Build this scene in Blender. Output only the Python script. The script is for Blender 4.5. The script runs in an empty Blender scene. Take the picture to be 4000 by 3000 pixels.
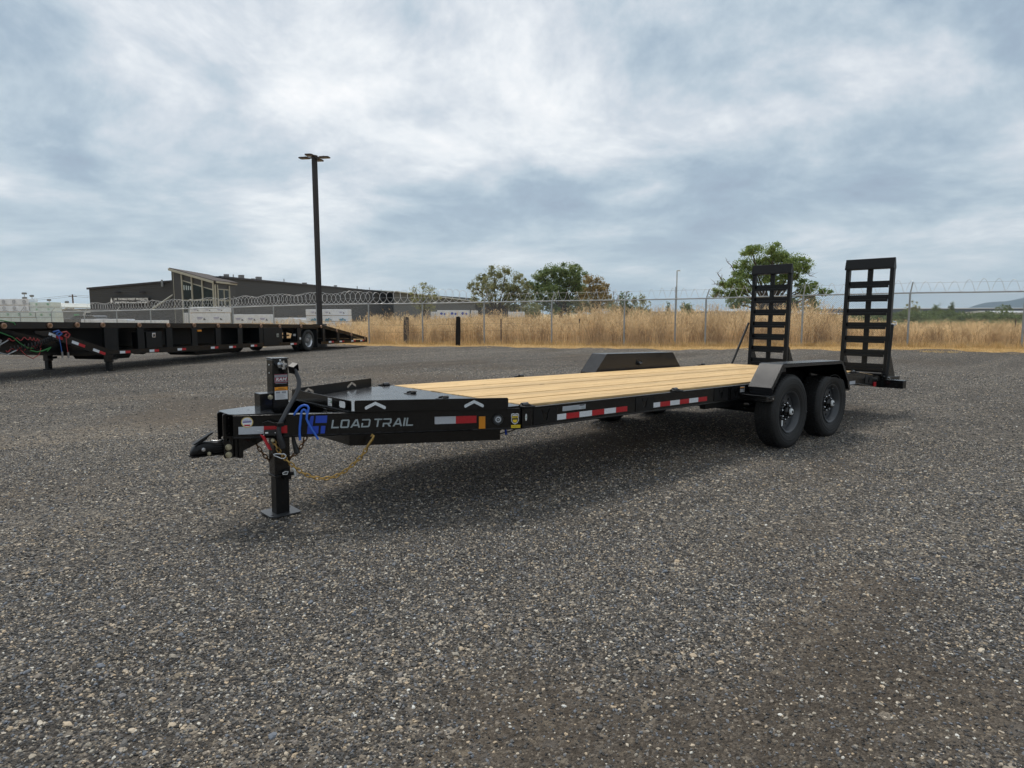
import bpy, math, random
import numpy as np
from mathutils import Vector, Matrix, noise as mnoise

random.seed(7); RNG = np.random.default_rng(7)
scene = bpy.context.scene
COL = scene.collection

# ------------------------------------------------------------------ camera
CAM = Vector((-6.5157, -4.4278, 1.3695))
F_PX, PITCH, ROLL, YAW = 2588.4, 0.1052, -0.0029, 0.7163
_fw = Vector((math.sin(YAW)*math.cos(PITCH), math.cos(YAW)*math.cos(PITCH), -math.sin(PITCH)))
_r0 = Vector((math.cos(YAW), -math.sin(YAW), 0))
_u0 = _r0.cross(_fw)
_rt = _r0*math.cos(ROLL) + _u0*math.sin(ROLL)
_up = -_r0*math.sin(ROLL) + _u0*math.cos(ROLL)
cam = bpy.data.cameras.new('camera'); camo = bpy.data.objects.new('camera', cam); COL.objects.link(camo)
cam.sensor_width = 36.0; cam.lens = F_PX/4000*36.0; cam.clip_start = 0.05; cam.clip_end = 30000
M3 = Matrix((_rt, _up, -_fw)).transposed()
camo.matrix_world = Matrix.Translation(CAM) @ M3.to_4x4()
scene.camera = camo

FH = Vector((math.sin(YAW), math.cos(YAW), 0)); RH = Vector((math.cos(YAW), -math.sin(YAW), 0))
def direc(u, v):
    return (_fw + _rt*((u-2000)/F_PX) - _up*((v-1500)/F_PX))
def pt(u, v, depth):
    """a place in the world: along the bearing of u at so many metres ahead, at the height the row v shows there"""
    d = direc(u, v); return CAM + d*(depth/d.dot(FH))
def spot(u, depth, z=0.0):
    p = pt(u, 1227, depth); p.z = z; return p

# ------------------------------------------------------------------ view, world, sun
scene.view_settings.view_transform = 'Standard'; scene.view_settings.look = 'None'
scene.view_settings.exposure = 0.08; scene.view_settings.gamma = 1.0; scene.view_settings.use_curve_mapping = False
SUN_EL, SUN_AZ = math.radians(62), Vector((0.30, 1.0, 0)).normalized()
world = bpy.data.worlds.new('World'); scene.world = world; world.use_nodes = True; world.cycles.sampling_method = 'MANUAL'; world.cycles.sample_map_resolution = 512
nt = world.node_tree; nt.nodes.clear()
def N(t, **k):
    n = nt.nodes.new(t)
    for a, b in k.items(): setattr(n, a, b)
    return n
def L(a, b): nt.links.new(a, b)
def mth(op, a, b=None, c=None, clamp=False):
    n = N('ShaderNodeMath', operation=op, use_clamp=clamp)
    for i, x in enumerate((a, b, c)):
        if x is None: continue
        if isinstance(x, (int, float)): n.inputs[i].default_value = x
        else: L(x, n.inputs[i])
    return n.outputs[0]
tc = N('ShaderNodeTexCoord'); sep = N('ShaderNodeSeparateXYZ'); L(tc.outputs['Generated'], sep.inputs[0])
zz = mth('ADD', mth('MAXIMUM', sep.outputs[2], 0.0), 0.22)
# cloud sheet seen from below: streaks run along the direction of view turned a little to the left
ca, sa = math.cos(0.28), math.sin(0.28)
ax1 = Vector((FH.x*ca - FH.y*sa, FH.x*sa + FH.y*ca, 0)); ax2 = Vector((-ax1.y, ax1.x, 0))
def dotn(v):
    return mth('ADD', mth('MULTIPLY', sep.outputs[0], v.x), mth('ADD', mth('MULTIPLY', sep.outputs[1], v.y), mth('MULTIPLY', sep.outputs[2], v.z)))
pa = mth('DIVIDE', dotn(ax1), zz); pb = mth('DIVIDE', dotn(ax2), zz)
cv = N('ShaderNodeCombineXYZ'); L(mth('MULTIPLY', pa, 0.80), cv.inputs[0]); L(mth('MULTIPLY', pb, 0.80), cv.inputs[1]); cv.inputs[2].default_value = 3.7
def noise(scale, det, rough, dist, off=0.0, src=None):
    mp = N('ShaderNodeMapping'); mp.inputs['Location'].default_value = (off, off*1.7, off*.3); L(src or cv.outputs[0], mp.inputs[0])
    n = N('ShaderNodeTexNoise'); n.inputs['Scale'].default_value = scale; n.inputs['Detail'].default_value = det
    n.inputs['Roughness'].default_value = rough; n.inputs['Distortion'].default_value = dist; L(mp.outputs[0], n.inputs[0]); return n.outputs['Fac']
# a second, rounder set of billows laid out by direction rather than on the sheet, flattened toward the horizon
cv2 = N('ShaderNodeCombineXYZ'); zf = mth('LOGARITHM', mth('ADD', mth('MAXIMUM', sep.outputs[2], 0.0), .035), 2.718)
L(sep.outputs[0], cv2.inputs[0]); L(sep.outputs[1], cv2.inputs[1]); L(mth('MULTIPLY', zf, .52), cv2.inputs[2])
cv3 = N('ShaderNodeCombineXYZ'); L(mth('MULTIPLY', pa, 0.75), cv3.inputs[0]); L(mth('MULTIPLY', pb, 1.0), cv3.inputs[1]); cv3.inputs[2].default_value = 1.1
val = mth('ADD', mth('MULTIPLY', noise(0.9, 3, 0.5, 0.3, 2.0), 0.25), mth('MULTIPLY', noise(3.5, 9, 0.63, 0.25, 4.6, cv2.outputs[0]), 0.80))
val = mth('ADD', val, mth('MULTIPLY', noise(1.8, 5, 0.52, 0.3, 9.0, cv3.outputs[0]), 0.20))
puff = mth('ABSOLUTE', mth('SUBTRACT', noise(5.5, 4, 0.5, 0.2, 14.0, cv2.outputs[0]), .5))
val = mth('SUBTRACT', val, mth('MULTIPLY', puff, .25))
val = mth('ADD', mth('MULTIPLY', mth('SUBTRACT', val, .62), 1.42), .575)
for (u, v, k, a) in [
    (2350, 150, 40, .15), (1800, 250, 60, .09), (1250, 350, 300, .07), (520, 480, 300, .05), (560, 220, 60, -.08), (3350, 360, 150, .15),
    (900, 120, 90, .04), (2600, 680, 24, -.20), (1750, 640, 160, -.07), (3950, 150, 60, -.12), (3650, 620, 90, -.08), (120, 330, 120, -.08),
    (850, 640, 160, -.09), (900, 380, 400, -.05), (3700, 950, 50, .05), (1150, 900, 200, .09), (1100, 985, 1200, .10), (160, 110, 400, -.09), (2000, 540, 300, -.05)]:
    d = direc(u, v).normalized()
    val = mth('ADD', val, mth('MULTIPLY', mth('POWER', mth('MAXIMUM', dotn(d), 0.0), k), a))
ramp = N('ShaderNodeValToRGB'); L(val, ramp.inputs[0]); cr = ramp.color_ramp
cols = [(0.26, (.31, .38, .485)), (0.38, (.375, .47, .565)), (0.48, (.50, .59, .665)), (0.58, (.66, .71, .765)), (0.69, (.85, .88, .905)), (0.80, (1.0, 1.0, 1.0))]
cr.elements[0].position = cols[0][0]; cr.elements[0].color = (*cols[0][1], 1)
cr.elements[1].position = cols[-1][0]; cr.elements[1].color = (*cols[-1][1], 1)
for p_, c_ in cols[1:-1]:
    e = cr.elements.new(p_); e.color = (*c_, 1)
hz = mth('POWER', mth('SUBTRACT', 1.0, mth('MAXIMUM', sep.outputs[2], 0.0), clamp=True), 14.0)
mixh = N('ShaderNodeMix', data_type='RGBA'); L(mth('MULTIPLY', hz, 0.70), mixh.inputs[0]); L(ramp.outputs[0], mixh.inputs[6]); mixh.inputs[7].default_value = (.66, .76, .82, 1)
sc10 = N('ShaderNodeVectorMath', operation='SCALE'); L(mixh.outputs[2], sc10.inputs[0]); sc10.inputs['Scale'].default_value = 10.0
sky = N('ShaderNodeTexSky', sky_type='NISHITA'); sky.sun_disc = False; sky.sun_elevation = SUN_EL
sky.sun_rotation = math.atan2(SUN_AZ.x, SUN_AZ.y); sky.air_density = 1.0; sky.dust_density = 2.0
mixs = N('ShaderNodeMix', data_type='RGBA'); mixs.inputs[0].default_value = 0.92; L(sky.outputs[0], mixs.inputs[6]); L(sc10.outputs[0], mixs.inputs[7])
bg = N('ShaderNodeBackground'); L(mixs.outputs[2], bg.inputs[0]); bg.inputs[1].default_value = 0.1
wo = N('ShaderNodeOutputWorld'); L(bg.outputs[0], wo.inputs[0])
sun = bpy.data.lights.new('sun', 'SUN'); sun.energy = 2.1; sun.angle = math.radians(22); sun.color = (1.0, .95, .87)
suno = bpy.data.objects.new('sun', sun); COL.objects.link(suno)
sd = Vector((SUN_AZ.x*math.cos(SUN_EL), SUN_AZ.y*math.cos(SUN_EL), math.sin(SUN_EL)))
suno.rotation_euler = sd.to_track_quat('Z', 'Y').to_euler(); suno.location = (0, 0, 20)
scene.cycles.max_bounces = 6; scene.cycles.diffuse_bounces = 3; scene.cycles.glossy_bounces = 3; scene.cycles.transmission_bounces = 3

# ------------------------------------------------------------------ materials
MATS = {}
def mat(name, color=(.5, .5, .5), rough=.6, metal=0.0, spec=.5, var=0.0, vscale=8.0, bump=0.0, bscale=60.0, coat=0.0, stretch=(1, 1, 1), objrand=0.0, trans=0.0):
    m = bpy.data.materials.new(name); m.use_nodes = True; t = m.node_tree; b = t.nodes['Principled BSDF']
    b.inputs['Base Color'].default_value = (*color, 1); b.inputs['Roughness'].default_value = rough; b.inputs['Metallic'].default_value = metal
    b.inputs['Specular IOR Level'].default_value = spec; b.inputs['Coat Weight'].default_value = coat
    MATS[name] = m
    tcn = t.nodes.new('ShaderNodeTexCoord'); mp = t.nodes.new('ShaderNodeMapping'); mp.inputs['Scale'].default_value = stretch; t.links.new(tcn.outputs['Object'], mp.inputs[0])
    if var or objrand:
        n = t.nodes.new('ShaderNodeTexNoise'); n.inputs['Scale'].default_value = vscale; n.inputs['Detail'].default_value = 6; n.inputs['Roughness'].default_value = .65
        t.links.new(mp.outputs[0], n.inputs[0])
        mr = t.nodes.new('ShaderNodeMapRange'); mr.inputs[1].default_value = .25; mr.inputs[2].default_value = .75; mr.inputs[3].default_value = 1-var; mr.inputs[4].default_value = 1+var
        t.links.new(n.outputs['Fac'], mr.inputs[0]); fac = mr.outputs[0]
        if objrand:
            oi = t.nodes.new('ShaderNodeObjectInfo'); m2 = t.nodes.new('ShaderNodeMapRange'); m2.inputs[3].default_value = 1-objrand; m2.inputs[4].default_value = 1+objrand
            t.links.new(oi.outputs['Random'], m2.inputs[0]); mm = t.nodes.new('ShaderNodeMath'); mm.operation = 'MULTIPLY'; t.links.new(fac, mm.inputs[0]); t.links.new(m2.outputs[0], mm.inputs[1]); fac = mm.outputs[0]
        vm = t.nodes.new('ShaderNodeVectorMath'); vm.operation = 'SCALE'; vm.inputs[0].default_value = color; t.links.new(fac, vm.inputs['Scale']); t.links.new(vm.outputs[0], b.inputs['Base Color'])
        rr = t.nodes.new('ShaderNodeMapRange'); rr.inputs[3].default_value = max(0, rough-.08); rr.inputs[4].default_value = min(1, rough+.08); t.links.new(n.outputs['Fac'], rr.inputs[0]); t.links.new(rr.outputs[0], b.inputs['Roughness'])
    if bump:
        n2 = t.nodes.new('ShaderNodeTexNoise'); n2.inputs['Scale'].default_value = bscale; n2.inputs['Detail'].default_value = 4; t.links.new(mp.outputs[0], n2.inputs[0])
        bp = t.nodes.new('ShaderNodeBump'); bp.inputs['Strength'].default_value = 1; bp.inputs['Distance'].default_value = bump; t.links.new(n2.outputs['Fac'], bp.inputs['Height']); t.links.new(bp.outputs[0], b.inputs['Normal'])
    return m
mat('black_paint', (.0035, .0036, .004), .20, 0, .5, .25, 5, .0002, 20)
mat('black_dull', (.0042, .0042, .0046), .40, 0, .28, .3, 12, .0006, 60)
mat('ramp_black', (.0045, .0046, .005), .36, 0, .25, .3, 6, .0005, 50)
mat('tyre_rubber', (.0135, .0134, .0132), .6, 0, .4, .35, 22, .0012, 120)
mat('rim_grey', (.055, .058, .063), .36, .2, .5, .2, 10)
mat('handle_grey', (.020, .021, .024), .33, 0, .5, .1, 8)
mat('chrome', (.62, .63, .65), .22, 1.0)
mat('zinc', (.5, .46, .33), .38, .9, .5, .3, 40)
mat('gold_chain', (.42, .27, .09), .38, .85, .5, .35, 60)
mat('rusty_chain', (.16, .085, .04), .5, .7, .5, .35, 60)
mat('white_print', (.72, .73, .74), .45)
mat('white_cap', (.62, .64, .64), .4)
mat('grey_print', (.30, .345, .36), .45)
mat('blue_print', (.012, .055, .42), .4)
mat('silver_tape', (.46, .49, .53), .35, .2, .5, .12, 90)
mat('white_tape', (.66, .69, .72), .35, .1, .5, .18, 70)
mat('red_tape', (.42, .012, .018), .32, 0, .5, .22, 70)
mat('orange_lens', (.62, .23, .012), .3)
mat('orange_print', (.85, .32, .02), .45)
mat('yellow_print', (.80, .56, .02), .45)
mat('gold_print', (.55, .42, .14), .45)
mat('dark_print', (.02, .02, .022), .5)
mat('green_print', (.03, .22, .07), .5)
mat('pale_green_print', (.10, .34, .17), .6)
mat('purple_print', (.20, .18, .36), .6)
mat('teal_print', (.05, .22, .33), .6)
mat('grey_soft_print', (.28, .29, .32), .6)
mat('maroon_print', (.28, .03, .06), .45)
mat('clear_lens', (.10, .105, .11), .15)
mat('blue_cord', (.035, .13, .55), .55, 0, .4, .15, 30)
mat('red_cable', (.50, .015, .025), .4)
mat('galvanised', (.34, .36, .37), .45, .55, .5, .2, 6)
mat('wire', (.33, .34, .35), .45, .5)
mat('razor', (.62, .63, .64), .45, .4)
mat('pole_brown', (.016, .012, .012), .5, 0, .4, .2, 3)
mat('lamp_brown', (.035, .018, .014), .5)
mat('lamp_lens', (.06, .036, .027), .45)
mat('alu_rim', (.52, .53, .54), .3, .85, .5, .2, 12)
mat('copper_light', (.34, .20, .13), .35, .3)
mat('amber_dark', (.20, .10, .03), .3)
mat('siding', (.031, .0295, .0285), .6, 0, .4, .12, 1.2)
mat('siding_light', (.10, .105, .105), .6, 0, .4, .1, 1.2)
mat('roof_dark', (.022, .020, .028), .6)
mat('shingle', (.075, .062, .058), .85, 0, .3, .25, 6, .01, 12)
mat('trim_cream', (.33, .325, .275), .55, 0, .4, .1, 3)
mat('window_glass', (.010, .016, .013), .2, 0, .12, .8, .6)
mat('window_print', (.35, .42, .45), .4)
mat('wrap_white', (.66, .69, .73), .42, 0, .45, .14, 2.6, .02, 5)
mat('wrap_green_tint', (.56, .64, .62), .42, 0, .45, .16, 2.6, .02, 5)
mat('lumber', (.46, .31, .17), .7, 0, .3, .3, 5)
mat('car_white', (.68, .69, .70), .3, 0, .5, 0, 1, coat=.5)
mat('car_dark', (.025, .032, .04), .25, 0, .5, 0, 1, coat=.6)
mat('car_glass', (.02, .025, .028), .08, 0, .6)
mat('metal_roof', (.50, .52, .48), .45, .3, .5, .1, 2)
mat('far_white', (.46, .49, .50), .7, 0, .3, .15, .4)
mat('far_wall', (.20, .215, .225), .8, 0, .3, .15, .3)
mat('far_blue_roof', (.085, .115, .16), .7, 0, .3, .15, .2)
mat('far_roof_edge', (.45, .47, .48), .6)
mat('timber_dark', (.018, .015, .014), .9, 0, .2, .5, 8, .01, 20, stretch=(1, 1, .2))
mat('timber_brown', (.09, .06, .04), .9, 0, .2, .4, 8, .01, 20, stretch=(1, 1, .2))
mat('bark', (.07, .055, .042), .9, 0, .2, .35, 4, .02, 14, stretch=(1, 1, .3))
mat('twig', (.13, .105, .085), .9)
mat('concrete', (.22, .21, .20), .85, 0, .3, .2, 5, .002, 40)
mat('plate_black', (.018, .019, .021), .17, .0, .8, 0, 8)
mat('hose_black', (.012, .012, .013), .45)
mat('hose_blue', (.02, .09, .34), .45)
mat('hose_green', (.02, .16, .035), .45)
mat('hose_red', (.30, .03, .03), .45)
mat('mountain', (.05, .06, .065), 1.0, 0, 0, .3, .002)

def leaf_mat(name, c1, c2):
    m = bpy.data.materials.new(name); m.use_nodes = True; t = m.node_tree; b = t.nodes['Principled BSDF']
    b.inputs['Roughness'].default_value = .6; b.inputs['Specular IOR Level'].default_value = .25
    at = t.nodes.new('ShaderNodeAttribute'); at.attribute_name = 'tone'
    r = t.nodes.new('ShaderNodeValToRGB'); r.color_ramp.elements[0].color = (*c1, 1); r.color_ramp.elements[1].color = (*c2, 1); t.links.new(at.outputs['Fac'], r.inputs[0])
    t.links.new(r.outputs[0], b.inputs['Base Color'])
    tr = t.nodes.new('ShaderNodeBsdfTranslucent'); t.links.new(r.outputs[0], tr.inputs[0]); mx = t.nodes.new('ShaderNodeMixShader'); mx.inputs[0].default_value = .42
    t.links.new(b.outputs[0], mx.inputs[1]); t.links.new(tr.outputs[0], mx.inputs[2]); t.links.new(mx.outputs[0], t.nodes['Material Output'].inputs[0])
    MATS[name] = m; return m
leaf_mat('leaf_green', (.085, .14, .035), (.33, .42, .13))
leaf_mat('leaf_mid', (.09, .14, .05), (.33, .40, .16))
leaf_mat('leaf_olive', (.14, .16, .07), (.40, .40, .20))
leaf_mat('leaf_pale', (.20, .22, .10), (.42, .43, .20))
leaf_mat('leaf_rust', (.20, .16, .07), (.46, .35, .16))
leaf_mat('leaf_hedge', (.06, .09, .035), (.19, .25, .09))
leaf_mat('weed_tan', (.36, .225, .095), (.96, .74, .43))
leaf_mat('straw', (.46, .30, .12), (.88, .66, .35))

# diamond tread plate: raised lozenges in two directions, relief only
def tread_mat(name='tread_plate', rel=.0013, rough=.19):
    m = mat(name, (.011, .0115, .014), rough, .0, .5, .2, 8)
    t = m.node_tree; b = t.nodes['Principled BSDF']
    uv = t.nodes.new('ShaderNodeUVMap'); uv.uv_map = 'UVMap'
    def nm(op, a, b2=None):
        n = t.nodes.new('ShaderNodeMath'); n.operation = op
        for i, x in enumerate((a, b2)):
            if x is None: continue
            if isinstance(x, (int, float)): n.inputs[i].default_value = x
            else: t.links.new(x, n.inputs[i])
        return n.outputs[0]
    sp = t.nodes.new('ShaderNodeSeparateXYZ'); t.links.new(uv.outputs[0], sp.inputs[0])
    P = 0.034
    def lattice(ox, oy, sgn):
        a = nm('SUBTRACT', nm('FRACT', nm('ADD', nm('DIVIDE', sp.outputs[0], P), ox)), .5)
        c = nm('SUBTRACT', nm('FRACT', nm('ADD', nm('DIVIDE', sp.outputs[1], P), oy)), .5)
        d1 = nm('ADD', a, nm('MULTIPLY', c, sgn)); d2 = nm('SUBTRACT', a, nm('MULTIPLY', c, sgn))
        e = nm('ADD', nm('POWER', nm('MULTIPLY', nm('ABSOLUTE', d1), 1.75), 2), nm('POWER', nm('MULTIPLY', nm('ABSOLUTE', d2), 6.5), 2))
        return nm('MAXIMUM', nm('SUBTRACT', 1.0, e), 0.0)
    h = nm('MAXIMUM', lattice(0, 0, 1), lattice(.5, .5, -1))
    h = nm('MINIMUM', nm('MULTIPLY', h, 2.0), 1.0)
    bp = t.nodes.new('ShaderNodeBump'); bp.inputs['Strength'].default_value = 1; bp.inputs['Distance'].default_value = rel
    t.links.new(h, bp.inputs['Height']); t.links.new(bp.outputs[0], b.inputs['Normal'])
    return m
tread_mat(); tread_mat('tread_plate_fender', .0045, .24)

def wood_mat():
    m = bpy.data.materials.new('pine_plank'); m.use_nodes = True; t = m.node_tree; b = t.nodes['Principled BSDF']; MATS['pine_plank'] = m
    b.inputs['Roughness'].default_value = .62; b.inputs['Specular IOR Level'].default_value = .3
    tcn = t.nodes.new('ShaderNodeTexCoord'); oi = t.nodes.new('ShaderNodeObjectInfo')
    ad = t.nodes.new('ShaderNodeVectorMath'); ad.operation = 'ADD'; t.links.new(tcn.outputs['Object'], ad.inputs[0])
    cb = t.nodes.new('ShaderNodeCombineXYZ'); ml = t.nodes.new('ShaderNodeMath'); ml.operation = 'MULTIPLY'; ml.inputs[1].default_value = 37; t.links.new(oi.outputs['Random'], ml.inputs[0])
    for i in range(3): t.links.new(ml.outputs[0], cb.inputs[i])
    t.links.new(cb.outputs[0], ad.inputs[1])
    mp = t.nodes.new('ShaderNodeMapping'); mp.inputs['Scale'].default_value = (1.0, 22, 22); t.links.new(ad.outputs[0], mp.inputs[0])
    n = t.nodes.new('ShaderNodeTexNoise'); n.inputs['Scale'].default_value = 2.2; n.inputs['Detail'].default_value = 8; n.inputs['Roughness'].default_value = .7; n.inputs['Distortion'].default_value = 1.1; t.links.new(mp.outputs[0], n.inputs[0])
    r = t.nodes.new('ShaderNodeValToRGB'); r.color_ramp.elements[0].position = .3; r.color_ramp.elements[0].color = (.38, .215, .075, 1); r.color_ramp.elements[1].position = .68; r.color_ramp.elements[1].color = (.86, .61, .30, 1)
    t.links.new(n.outputs['Fac'], r.inputs[0])
    # knots
    mk = t.nodes.new('ShaderNodeMapping'); mk.inputs['Scale'].default_value = (1.6, 6, 6); t.links.new(ad.outputs[0], mk.inputs[0])
    vo = t.nodes.new('ShaderNodeTexVoronoi'); vo.inputs['Scale'].default_value = 1.3; t.links.new(mk.outputs[0], vo.inputs[0])
    kr = t.nodes.new('ShaderNodeMapRange'); kr.inputs[1].default_value = .045; kr.inputs[2].default_value = .10; kr.inputs[3].default_value = .45; kr.inputs[4].default_value = 1; t.links.new(vo.outputs['Distance'], kr.inputs[0])
    rr = t.nodes.new('ShaderNodeMapRange'); rr.inputs[3].default_value = .80; rr.inputs[4].default_value = 1.16; t.links.new(oi.outputs['Random'], rr.inputs[0])
    mm = t.nodes.new('ShaderNodeMath'); mm.operation = 'MULTIPLY'; t.links.new(kr.outputs[0], mm.inputs[0]); t.links.new(rr.outputs[0], mm.inputs[1])
    vm = t.nodes.new('ShaderNodeVectorMath'); vm.operation = 'SCALE'; t.links.new(r.outputs[0], vm.inputs[0]); t.links.new(mm.outputs[0], vm.inputs['Scale'])
    t.links.new(vm.outputs[0], b.inputs['Base Color'])
    bp = t.nodes.new('ShaderNodeBump'); bp.inputs['Distance'].default_value = .001; t.links.new(n.outputs['Fac'], bp.inputs['Height']); t.links.new(bp.outputs[0], b.inputs['Normal'])
wood_mat()

# siding: horizontal lap relief
def lap(name, pitch):
    t = MATS[name].node_tree; b = t.nodes['Principled BSDF']; g = t.nodes.new('ShaderNodeNewGeometry'); s = t.nodes.new('ShaderNodeSeparateXYZ'); t.links.new(g.outputs['Position'], s.inputs[0])
    d = t.nodes.new('ShaderNodeMath'); d.operation = 'DIVIDE'; d.inputs[1].default_value = pitch; t.links.new(s.outputs[2], d.inputs[0])
    f = t.nodes.new('ShaderNodeMath'); f.operation = 'FRACT'; t.links.new(d.outputs[0], f.inputs[0])
    iv = t.nodes.new('ShaderNodeMath'); iv.operation = 'SUBTRACT'; iv.inputs[0].default_value = 1; t.links.new(f.outputs[0], iv.inputs[1])
    bp = t.nodes.new('ShaderNodeBump'); bp.inputs['Distance'].default_value = .03; t.links.new(iv.outputs[0], bp.inputs['Height']); t.links.new(bp.outputs[0], b.inputs['Normal'])
lap('siding', .24)

# ------------------------------------------------------------------ mesh helpers
class MB:
    def __init__(s): s.v = []; s.f = []; s.uv = None
    def add(s, verts, faces):
        o = len(s.v); s.v += [tuple(v) for v in verts]; s.f += [tuple(i+o for i in f) for f in faces]; return s
    def box(s, x0, x1, y0, y1, z0, z1, M=None):
        vs = [Vector((x, y, z)) for x in (x0, x1) for y in (y0, y1) for z in (z0, z1)]
        if M is not None: vs = [M @ v for v in vs]
        return s.add(vs, [(0, 1, 3, 2), (4, 6, 7, 5), (0, 4, 5, 1), (2, 3, 7, 6), (0, 2, 6, 4), (1, 5, 7, 3)])
    def bar(s, a, b, w, h=None, up=(0, 0, 1)):
        """square bar from a to b, w wide, h high"""
        h = h or w; a = Vector(a); b = Vector(b); d = (b-a).normalized(); u = Vector(up)
        if abs(d.dot(u)) > .95: u = Vector((1, 0, 0))
        r = d.cross(u).normalized(); u = r.cross(d)
        vs = [p + r*(i*w/2) + u*(j*h/2) for p in (a, b) for i, j in ((-1, -1), (1, -1), (1, 1), (-1, 1))]
        return s.add(vs, [(0, 1, 2, 3), (7, 6, 5, 4), (0, 4, 5, 1), (1, 5, 6, 2), (2, 6, 7, 3), (3, 7, 4, 0)])
    def tube(s, pts, r, n=8, closed=False, caps=True):
        pts = [Vector(p) for p in pts]; m = len(pts); rs = r if isinstance(r, (list, tuple)) else [r]*m
        tang = []
        for i in range(m):
            a = pts[(i-1) % m] if (closed or i > 0) else pts[i]; b = pts[(i+1) % m] if (closed or i < m-1) else pts[i]
            tang.append((b-a).normalized())
        t0 = tang[0]; u = Vector((0, 0, 1)) if abs(t0.z) < .9 else Vector((1, 0, 0)); nrm = (u - t0*u.dot(t0)).normalized(); vs = []
        for i in range(m):
            t = tang[i]; nrm = (nrm - t*nrm.dot(t)).normalized(); bi = t.cross(nrm)
            for k in range(n):
                a = 2*math.pi*k/n; vs.append(pts[i] + (nrm*math.cos(a) + bi*math.sin(a))*rs[i])
        fs = []
        for i in range(m if closed else m-1):
            j = (i+1) % m
            for k in range(n): fs.append((i*n+k, i*n+(k+1) % n, j*n+(k+1) % n, j*n+k))
        if caps and not closed: fs.append(tuple(range(n))[::-1]); fs.append(tuple((m-1)*n+k for k in range(n)))
        return s.add(vs, fs)
    def cyl(s, a, b, r, n=12, r2=None): return s.tube([a, b], [r, r if r2 is None else r2], n)
    def lathe(s, prof, c=(0, 0, 0), axis='y', n=32):
        """profile of (offset along the axis, radius)"""
        vs = []; m = len(prof); c = Vector(c)
        for (a, r) in prof:
            for k in range(n):
                t = 2*math.pi*k/n; ct, st = math.cos(t)*r, math.sin(t)*r
                vs.append(c + (Vector((ct, a, st)) if axis == 'y' else Vector((ct, st, a)) if axis == 'z' else Vector((a, ct, st))))
        fs = [(i*n+k, i*n+(k+1) % n, (i+1)*n+(k+1) % n, (i+1)*n+k) for i in range(m-1) for k in range(n)]
        return s.add(vs, fs)
    def prism(s, poly, w0, w1, plane='xz'):
        """extrude a 2D polygon"""
        def P(a, b, w): return {'xz': (a, w, b), 'xy': (a, b, w), 'yz': (w, a, b)}[plane]
        n = len(poly); vs = [P(a, b, w0) for a, b in poly] + [P(a, b, w1) for a, b in poly]
        fs = [tuple(range(n))[::-1], tuple(range(n, 2*n))] + [(i, (i+1) % n, n+(i+1) % n, n+i) for i in range(n)]
        return s.add(vs, fs)
    def sweep(s, prof, path, right=None):
        """closed 2D profile (side, up) carried along a path; side is horizontal"""
        path = [Vector(p) for p in path]; n = len(prof); vs = []
        for i, p in enumerate(path):
            a = path[i-1] if i else p; b = path[i+1] if i < len(path)-1 else p; d = (b-a).normalized()
            r = Vector((d.y, -d.x, 0)).normalized() if right is None else Vector(right); u = Vector((0, 0, 1))
            vs += [p + r*x + u*y for x, y in prof]
        fs = [(i*n+k, i*n+(k+1) % n, (i+1)*n+(k+1) % n, (i+1)*n+k) for i in range(len(path)-1) for k in range(n)]
        fs += [tuple(range(n))[::-1], tuple((len(path)-1)*n+k for k in range(n))]
        return s.add(vs, fs)
    def mesh(s, name, m, smooth=None):
        me = bpy.data.meshes.new(name); me.from_pydata(s.v, [], s.f); me.validate(); me.update()
        import bmesh
        bm = bmesh.new(); bm.from_mesh(me); bmesh.ops.recalc_face_normals(bm, faces=bm.faces[:]); bm.to_mesh(me); bm.free()
        me.materials.append(MATS[m])
        if smooth:
            me.polygons.foreach_set('use_smooth', [True]*len(me.polygons)); me.set_sharp_from_angle(angle=math.radians(smooth))
        return me
    def obj(s, name, m, parent=None, smooth=None, bevel=0.0):
        o = bpy.data.objects.new(name, s.mesh(name, m, smooth)); COL.objects.link(o); o.parent = parent
        if bevel:
            b = o.modifiers.new('edge', 'BEVEL'); b.width = bevel; b.segments = 2; b.limit_method = 'ANGLE'; b.angle_limit = math.radians(50)
        return o
def link(name, me, parent=None, M=None):
    o = bpy.data.objects.new(name, me); COL.objects.link(o); o.parent = parent
    if M is not None: o.matrix_local = M
    return o
def empty(name, loc=(0, 0, 0), rot=(0, 0, 0), label=None, cat=None, group=None):
    o = bpy.data.objects.new(name, None); COL.objects.link(o); o.location = loc; o.rotation_euler = rot; o.empty_display_size = .2
    tag(o, label, cat, group); return o
def tag(o, label=None, cat=None, group=None, kind=None):
    if label: o['label'] = label
    if cat: o['category'] = cat
    if group: o['group'] = group
    if kind: o['kind'] = kind
    return o
def frame(origin, xdir, ydir):
    """matrix whose local x runs along xdir and y along ydir; z is the outward normal"""
    x = Vector(xdir).normalized(); y = Vector(ydir); y = (y - x*y.dot(x)).normalized(); z = x.cross(y)
    M = Matrix((x, y, z)).transposed().to_4x4(); M.translation = Vector(origin); return M
def plate(outline, holes, thick, name, m, parent=None, M=None, smooth=None):
    """flat plate with real holes; lies in local xy, from z=0 up to z=thick"""
    cu = bpy.data.curves.new('outline', 'CURVE'); cu.dimensions = '2D'; cu.fill_mode = 'BOTH'; cu.extrude = thick/2
    for loop in [outline]+list(holes):
        sp = cu.splines.new('POLY'); sp.points.add(len(loop)-1); sp.use_cyclic_u = True
        for i, (a, b) in enumerate(loop): sp.points[i].co = (a, b, 0, 1)
    co = bpy.data.objects.new('outline', cu); me = bpy.data.meshes.new_from_object(co); bpy.data.objects.remove(co)
    me.name = name
    for v in me.vertices: v.co.z += thick/2
    me.materials.clear(); me.materials.append(MATS[m])
    return link(name, me, parent, M)
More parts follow.
